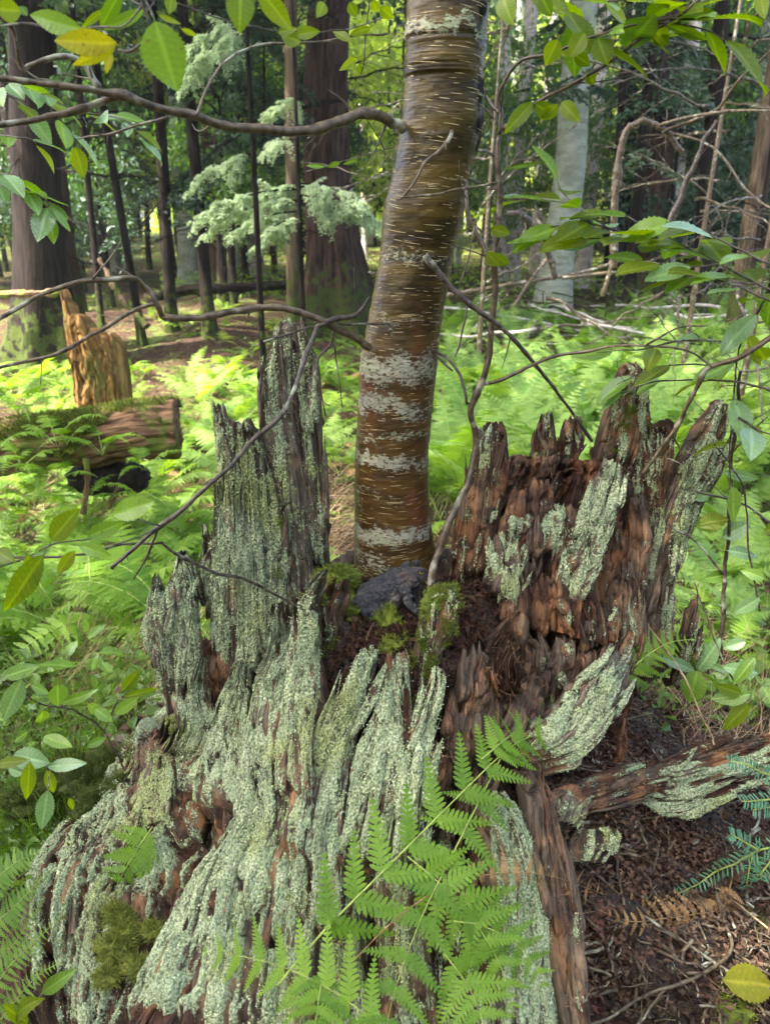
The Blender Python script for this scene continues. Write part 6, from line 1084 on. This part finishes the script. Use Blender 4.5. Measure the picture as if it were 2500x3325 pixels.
FN = [fern_mesh(330+k, 6, .34, 1, M_fern, 16, bend=1.5, rise=.95) for k in range(2)]
def fern(mesh, x, y, s, label, group, seed, tilt=.15):
    rr = np.random.default_rng(seed); o = inst(mesh, None, (x, y, float(terrain(x, y))-.01), (rr.normal(0, tilt), rr.normal(0, tilt), rr.uniform(0, 6.28)), s, 'fern'); return tag(o, label, 'fern', group)
r = np.random.default_rng(77); cnt = 0; used = []
def place(n, xa, xb, ya, yb, meshes, s0, s1, label, group, mind=.12, cond=None):
    global cnt
    k = 0; tries = 0
    while k < n and tries < n*30:
        tries += 1; px = r.uniform(xa, xb); py = r.uniform(ya, yb); g = GT(px, py)
        if g[1] > 30 or (abs(g[0]-.02)**2+(g[1]-.98)**2) < .50**2: continue
        if cond and not cond(px, py, g): continue
        if any((g[0]-a)**2+(g[1]-b)**2 < (mind*(1+.10*g[1]))**2 for a, b in used[-400:]): continue
        used.append((g[0], g[1])); fern(meshes[cnt % len(meshes)], g[0], g[1], r.uniform(s0, s1), label, group, cnt); cnt += 1; k += 1
place(105, 930, 1700, 735, 1150, FM, 1.0, 1.45, 'bright green fern in the sunny fern patch right of the birch', 'ferns of the patch right of the birch', .10)
place(26, 900, 1700, 690, 740, FM, .9, 1.2, 'bright green fern in the sunny fern patch right of the birch', 'ferns of the patch right of the birch', .1)
place(52, 380, 880, 800, 1060, FD+FM[:1], .6, 1.0, 'green fern growing between the left log and the birch', 'ferns between the log and the birch', .10)
place(12, 360, 780, 715, 800, FY+FD, .6, 1.0, 'yellowish fern in the dappled gap behind the tall splinter', 'yellowish ferns behind the splinters', .1)
place(30, -60, 330, 800, 940, FD, .6, 1.0, 'feathery green fern around the snag and hollow log', 'ferns around the snag and log', .1)
place(44, -60, 430, 960, 1420, FN, .8, 1.45, 'green fern on the slope below the hollow log', 'ferns below the hollow log', .1)
place(20, 1440, 1700, 1100, 1500, FN+FM[:1], .5, .8, 'green fern on the shaded ground right of the stump', 'ferns right of the stump', .1)
FB = [fern_mesh(325, 5, .34, 1, M_deadfern, 15, bend=1.9, rise=.8)]
place(16, 930, 1690, 760, 1100, FB, .8, 1.2, 'withered brown fern between the green ones', 'withered ferns', .05)
place(12, -40, 800, 820, 1350, FB, .6, 1.1, 'withered brown fern between the green ones', 'withered ferns', .05)
place(12, 150, 640, 640, 720, FD, .6, .9, 'dark green fern in the litter bank behind the broken snag', 'ferns on the litter bank', .1)
for k, (px, py, s) in enumerate([(40,860,.9),(120,930,.9),(215,950,.8),(50,985,.9),(310,985,.6),(120,1010,.8),(180,1060,.6),(70,1060,.8),(310,1050,.6)]):
    g = P(px, py, 2.42); o = inst(FN[k % 2], None, (g[0], g[1], g[2]-.05), (0, 0, k*1.3), s*.8, 'fern'); tag(o, 'yellow green fern leaning over the front of the hollow log', 'fern', 'ferns over the hollow log')
place(14, 560, 1300, 1060, 1300, FN+FM[:1], .4, .7, 'small fern behind the birch foot', 'ferns behind the birch foot', .08)
# ---- ground cover, grass, litter
def band_points(n, xa, xb, ya, yb, seed, rmin=.46):
    rr = np.random.default_rng(seed); px = rr.uniform(xa, xb, n); py = ya+(yb-ya)*rr.uniform(0, 1, n); f = np.stack([(px-831.5)/FPX, -(py-1106)/FPX], -1); d = FWD+RIGHT*f[:, :1]+UPV*f[:, 1:]
    p = GT(px, py); rad = np.hypot(p[:, 0]-.02, p[:, 1]-.98); p[:, 2] += np.where(rad < .56, .024-.10*sm(rad, .50, .60)*0, 0.0); return p[(rad > rmin) & (p[:, 1] < 30)]
def cover(name, mat, pts, size, h, seed, kindlab):
    rr = np.random.default_rng(seed); p = pts+np.stack([rr.normal(0, .02, len(pts)), rr.normal(0, .02, len(pts)), rr.uniform(0, 1, len(pts))*h], -1); dist = np.linalg.norm(p-CAM, axis=1); mb = MB(); A = np.zeros((len(p), 4)); A[:, 0] = np.clip(.5+1.2*fbm(p/.25, 2, seed)+.25*rr.normal(size=len(p)), 0, 1)
    scatter_quads(mb, p, rr.normal(0, .45, (len(p), 3))+[0, 0, 1], size*rr.uniform(.6, 1.3, len(p)), .6, seed, A, bent=.5); o = mb.build(name, mat, smooth=False); return tag(o, kindlab, 'ground cover', kind='stuff')
cover('ground_cover', M_cover, band_points(8000, -80, 1740, 660, 1600, 1), .026, .08, 1, 'small green ground cover leaves between the ferns')
cover('ground_cover', M_cover, band_points(4500, -60, 480, 1250, 2000, 2, .52), .016, .06, 2, 'tiny green leaves at the left of the stump')
cover('ground_cover', M_fernfar, band_points(4200, 350, 1663, 570, 650, 3), .08, .22, 3, 'bright green low growth on the far forest floor')
cover('leaf_litter', M_litter, band_points(16000, -60, 1740, 600, 1700, 4), .030, .012, 4, 'brown leaf litter of the forest floor')
cover('leaf_litter', M_litter, band_points(16000, 1120, 1740, 1420, 2280, 5, .26), .009, .012, 5, 'dark crumbled leaf debris right of the stump')
p = band_points(14000, 1120, 1720, 1450, 2280, 6, .28); mb = MB(); blades(mb, p+[0, 0, .004], r.normal(0, 1, (len(p), 3))*[1, 1, .15], r.uniform(.008, .04, len(p)), r.uniform(.0006, .0020, len(p)), 3); tag(mb.build('leaf_litter', M_litter), 'wood splinters and needles in the debris', 'litter', kind='stuff')
p = band_points(9500, 60, 740, 1040, 1560, 7, .5); mb = MB(); blades(mb, p, r.normal(0, .5, (len(p), 3))+[.9, -.3, .28], r.uniform(.06, .30, len(p)), r.uniform(.0012, .0030, len(p)), 4, segs=4); tag(mb.build('dry_grass', M_straw), 'pale dry grass and fern stalks left of the stump', 'grass', kind='stuff')
p = band_points(5200, 920, 1663, 950, 1700, 9, .5); mb = MB(); blades(mb, p, r.normal(0, .6, (len(p), 3))+[0, 0, .35], r.uniform(.05, .2, len(p)), r.uniform(.001, .0022, len(p)), 6, segs=3); tag(mb.build('dry_grass', M_straw), 'dry stalks below the fern patch', 'grass', kind='stuff')
p = band_points(9000, -80, 620, 1050, 1900, 8, .5); mb = MB(); blades(mb, p, r.normal(0, .35, (len(p), 3))+[0, 0, 1], r.uniform(.03, .12, len(p)), r.uniform(.001, .0025, len(p)), 5, segs=3); tag(mb.build('grass', M_cover), 'thin green grass and moss stems left of the stump', 'grass', kind='stuff')
# ---- canopy: unseen trees added towards the sun so their crowns shade the stump
def canopy_tree(label, x, y, H, R, seed, n=5200, size=.16, thick=1.3):
    z = float(terrain(x, y)); e = empty('canopy_tree', (x, y, z), label, 'tree', 'tall trees standing behind the viewer'); trunk_mesh(H, .16, (0, 0), seed, 12).build('trunk', M_barkG, e, origin=(0, 0, 0))
    leaf_cloud('crown', M_decdk, (x, y, z+H), np.array([R, R, thick]), n, size, seed, e, 40); return e
for k, (t, dx, dy, R) in enumerate([(8.5, 0, .6, 2.6), (11, .8, 3.0, 2.6), (10, -1.2, -1.4, 2.4), (12, 3.0, 2.5, 2.2), (9.5, 2.2, -1.8, 2.2)]):
    c = np.array([.0, 1.0, .6])+SDIR*t+np.array([dx, dy, 0]); canopy_tree('tall tree outside the picture, '+['nearest', 'second nearest', 'middle', 'fourth nearest', 'farthest'][k]+' of those shading the stump', c[0], c[1], c[2], R, 400+k, 5600)

# unseen trees added beside and behind the viewer to block the sky low down
for k, (x, y, R, H) in enumerate([(-3.4, -2.4, 1.9, 4.2), (-.6, -3.6, 2.0, 4.0), (2.6, -3.0, 2.0, 4.0), (4.6, -.6, 1.9, 4.4), (5.2, 2.6, 1.7, 4.6), (-5.4, .4, 1.8, 4.4), (1.0, -5.5, 2.4, 7), (-3.5, -6, 2.4, 7), (5, -5, 2.4, 7), (7.5, 1.5, 2.2, 7), (-7.5, -2, 2.2, 6)]):
    z = float(terrain(x, y)); e = empty('hemlock_tree', (x, y, z), 'dense hemlock outside the picture, '+['left of', 'right of', 'behind', 'far behind', 'diagonally behind'][k % 5]+' the viewer, '+['low', 'tall', 'broad'][k//5]+' one', 'tree', 'hemlocks around the viewer'); inst(TR, e, (0, 0, 0), (0, 0, k), (1.5, 1.5, H/4.2), 'trunk'); inst(CL['d' if k % 3 else 'c'], e, (0, 0, H*.5), (0, 0, k), (R, R, H*.5), 'crown')
# seedlings with broad leaves on the floor left and right of the stump
def seedling_mesh(seed, n, L, h):
    rr = np.random.default_rng(seed); mb = MB()
    for j in range(n):
        a = j*2.4+rr.normal(0, .3); hh = h*rr.uniform(.5, 1.1); st = np.array([[0, 0, 0], [.01*math.cos(a), .01*math.sin(a), hh*.6], [.02*math.cos(a), .02*math.sin(a), hh]]); tube(mb, cr(st, 6), .0011, 4, A=[.3, 0, 0, 0], mat=1); d = np.array([math.cos(a), math.sin(a), -.15+rr.normal(0, .2)])
        add_leaf(mb, st[2], st[2]+d*L*rr.uniform(.6, 1.1), np.array([0, 0, 1])+rr.normal(0, .3, 3), L*.26, seed=seed*9+j, nl=12, nw=3)
    return mb.mesh('seedling', [M_cover if seed % 2 else M_leafG, M_rachis])
SD = [seedling_mesh(600+k, 6, .045+.01*(k % 3), .09) for k in range(4)]
for k in range(95):
    side = k % 3; px, py = (r.uniform(-60, 380), r.uniform(1150, 1640)) if side < 2 else (r.uniform(1480, 1700), r.uniform(1050, 1560)); g = GT(px, py)
    if math.hypot(g[0]-.02, g[1]-.98) < .50: continue
    o = inst(SD[k % 4], None, (g[0], g[1], g[2]), (0, 0, r.uniform(0, 6)), r.uniform(.6, 1.2), 'seedling'); tag(o, 'low broadleaf seedling in the undergrowth '+('left of the stump' if side < 2 else 'right of the stump'), 'seedling', 'seedlings '+('left' if side < 2 else 'right')+' of the stump')
mb = MB()
for k, (px, py, sx) in enumerate([(1330, 1960, .03), (1420, 2090, .035), (1500, 2160, .04), (1380, 2180, .03), (1600, 2010, .035), (1560, 2200, .03), (1640, 1900, .03), (1290, 2100, .02), (1650, 2100, .03), (1470, 1990, .02)]):
    moss_cushion(mb, G(px, py)+[0, 0, .012], (sx, sx, sx*.28), 900+k, .5)
tag(mb.build('moss', M_moss), 'flat patches of green moss on the dark soil in the lower right corner', 'moss', kind='stuff')
# whole dead leaves and bits of wood on the bare soil
DL = []
for k in range(5):
    mb = MB(); add_leaf(mb, np.zeros(3), np.array([.045, 0, .004]), np.array([0, .2, 1]), .013, seed=700+k, nl=12, nw=3, fold=.6, curl=.45); DL.append(mb.mesh('dead_leaf', M_litter))
for k in range(70):
    px, py = r.uniform(1180, 1680), r.uniform(1560, 2240); g = GT(px, py); o = inst(DL[k % 5], None, (g[0], g[1], g[2]+.028*(math.hypot(g[0]-.02, g[1]-.98) < .5)+.004), (r.normal(0, .5), r.normal(0, .5), r.uniform(0, 6)), r.uniform(.4, 1.0), 'dead_leaf'); o.scale = (o.scale[0]*.7,)*3; tag(o, 'curled brown dead leaf on the dark soil right of the stump', 'leaf', 'dead leaves on the bare soil')
p = band_points(420, 1120, 1720, 1480, 2280, 16, .26); mb = MB()
for q in p:
    a = r.uniform(0, 3.14); L = r.uniform(.015, .07); c = q+[0, 0, .012]+np.outer(np.linspace(-.5, .5, 6), [math.cos(a)*L, math.sin(a)*L, r.normal(0, .15)*L])+r.normal(0, .001, (6, 3)); tube(mb, c, r.uniform(.0006, .0026), 5, A=[r.uniform(0, 1), 0, 0, 0])
tag(mb.build('twig_litter', [M_branch]), 'small broken twigs scattered over the soil', 'twigs', kind='stuff')

# rotten crumbs and chips covering the bare core of the stump and the soil to its right
p = np.concatenate([band_points(26000, 640, 1440, 1290, 1760, 26, 0.0), band_points(26000, 1100, 1740, 1500, 2300, 27, .2)]); rd = np.hypot(p[:, 0]-.02, p[:, 1]-.98); p[:, 2] += .002+r.uniform(-.004, .006, len(p)); mb = MB()
scatter_quads(mb, p, r.normal(0, .8, (len(p), 3))+[0, -.3, .8], r.gamma(2.0, .0022, len(p))+.002, .55, 31, bent=.7); tag(mb.build('wood_crumbs', M_crumb, smooth=False), 'red brown rotten wood crumbs in the hollow and on the soil', 'wood crumbs', kind='stuff')
# grey tangle of dead limbs at the right
for k, (px, Y, H) in enumerate([(1640, 4.2, 3.0), (1500, 5.2, 3.2), (1040, 5.6, 2.4)]):
    x = P(px, 600, Y)[0]; z = float(terrain(x, Y)); e = empty('dead_sapling', (x, Y, z), ['dead grey sapling with a tangle of bare limbs at the right edge', 'dead sapling with bare drooping limbs in front of the brightest trunk', 'dead sapling with tangled bare limbs just right of the birch'][k], 'dead tree'); tube(mbq := MB(), cr(np.array([[0, 0, 0], [.02, 0, H*.5], [0.06, 0, H]]), 12)+[x, Y, z], np.linspace(.022, .006, 12), 8, A=[.5, 0, 0, 0]); mbq.build('stem', M_branch, e)
    for q in range(20):
        o = inst(DEADG[q % 3], e, (0, 0, r.uniform(.5, H)), (r.normal(0, .4), r.normal(0, .4), r.uniform(0, 6.28)), r.uniform(.5, 1.0), 'dead_limb')
HAZE = True
if HAZE:
    mb = MB(); x0, x1, y0, y1, z0, z1 = -152, 152, -62, 222, -2.0, 19.5; V = [[x, y, z] for z in (z0, z1) for y in (y0, y1) for x in (x0, x1)]
    mb.add(V, [[0, 2, 3, 1], [4, 5, 7, 6], [0, 1, 5, 4], [2, 6, 7, 3], [0, 4, 6, 2], [1, 3, 7, 5]])
    hm = bpy.data.materials.new('haze'); hm.use_nodes = True; t = hm.node_tree; t.nodes.clear(); ho = t.nodes.new('ShaderNodeOutputMaterial'); pv = t.nodes.new('ShaderNodeVolumePrincipled'); pv.inputs['Density'].default_value = .0016; pv.inputs['Color'].default_value = (.86, .93, .95, 1); pv.inputs['Anisotropy'].default_value = .2
    t.links.new(pv.outputs[0], ho.inputs['Volume']); tag(mb.build('haze', hm, smooth=False), 'thin bluish air between the far trees', 'haze', kind='stuff')

# ---------------------------------------------------------------- every repeat gets a label of its own: which row, beside what, which one along
LM_F = [(150, 'near the left edge'), (290, 'below the broken snag'), (450, 'by the log end'), (560, 'behind the left splinter'), (700, 'behind the tall splinter'), (930, 'behind the birch'), (1060, 'behind the sapling stem'), (1180, 'behind the leftmost red spike'), (1300, 'behind the small dark spikes'), (1450, 'behind the mossy dark spike'), (1600, 'behind the long grey spike'), (9e9, 'at the right edge')]
LM_T = [(200, 'by the broad left trunk'), (480, 'between the thin black trunks'), (620, 'behind the pale spray'), (800, 'by the massive hemlock'), (1060, 'behind the birch'), (1190, 'just right of the sapling'), (1290, 'by the pale beech'), (1480, 'left of the brightest trunk'), (9e9, 'toward the right edge')]
ROW = ['nearest', 'second', 'third', 'fourth', 'farthest']; ORD = ['leftmost', 'second from left', 'third from left', 'fourth from left', 'fifth from left', 'sixth from left', 'seventh from left', 'eighth from left', 'ninth from left']
def relabel(group, base, lms):
    it = []
    for o in bpy.data.objects:
        if o.get('group') == group and o.parent is None:
            d = np.array(o.location)-CAM; f = d@FWD; it.append((831.5+FPX*(d@RIGHT)/max(f, .05), o.location[1], o))
    if not it: return
    ys = sorted(q[1] for q in it); cells = {}
    for px, y, o in it:
        row = min(4, int(5*ys.index(y)/len(ys))); lm = next(t for m, t in lms if px < m); cells.setdefault((row, lm), []).append((px, o))
    for (row, lm), q in cells.items():
        q.sort(key=lambda z: z[0])
        for i, (px, o) in enumerate(q):
            o['label'] = base+', '+ROW[row]+' row, '+lm+((', '+ORD[min(i, 8)]) if len(q) > 1 else '')
for g_, b_, l_ in [('ferns of the patch right of the birch', 'bright fern of the sunny patch', LM_F), ('dark young hemlocks in the distance', 'dark bluish young hemlock', LM_T), ('deep green understory trees', 'deep green leafy tree', LM_T), ('bright understory trees', 'bright yellow green tree', LM_T),
    ('ferns between the log and the birch', 'green fern of the clearing', LM_F), ('ferns right of the stump', 'shaded green fern', LM_F), ('yellowish ferns behind the splinters', 'yellowish fern', LM_F), ('ferns around the snag and log', 'feathery green fern', LM_F), ('ferns below the hollow log', 'green fern on the slope', LM_F),
    ('ferns on the litter bank', 'dark green fern on the bank', LM_F), ('withered ferns', 'withered brown fern', LM_F), ('ferns over the hollow log', 'yellow green fern over the log', LM_F), ('ferns behind the birch foot', 'small fern behind the stump', LM_F), ('dead branches heaped behind the fern patch', 'grey dead branch in the heap', LM_T), ('seedlings left of the stump', 'broadleaf seedling', LM_F), ('seedlings right of the stump', 'broadleaf seedling', LM_F)]+[(k_+' trunks deep in the forest', k_+' deep forest trunk', LM_T) for k_ in ('thin dark', 'reddish brown', 'grey', 'pale sunlit')]:
    relabel(g_, b_, l_)
LM_D = [(1250, 'beside the dark plank'), (1400, 'below the curled chunk'), (1520, 'by the withered tan fern'), (9e9, 'under the hemlock sprigs')]
relabel('dead leaves on the bare soil', 'curled brown dead leaf', LM_D)
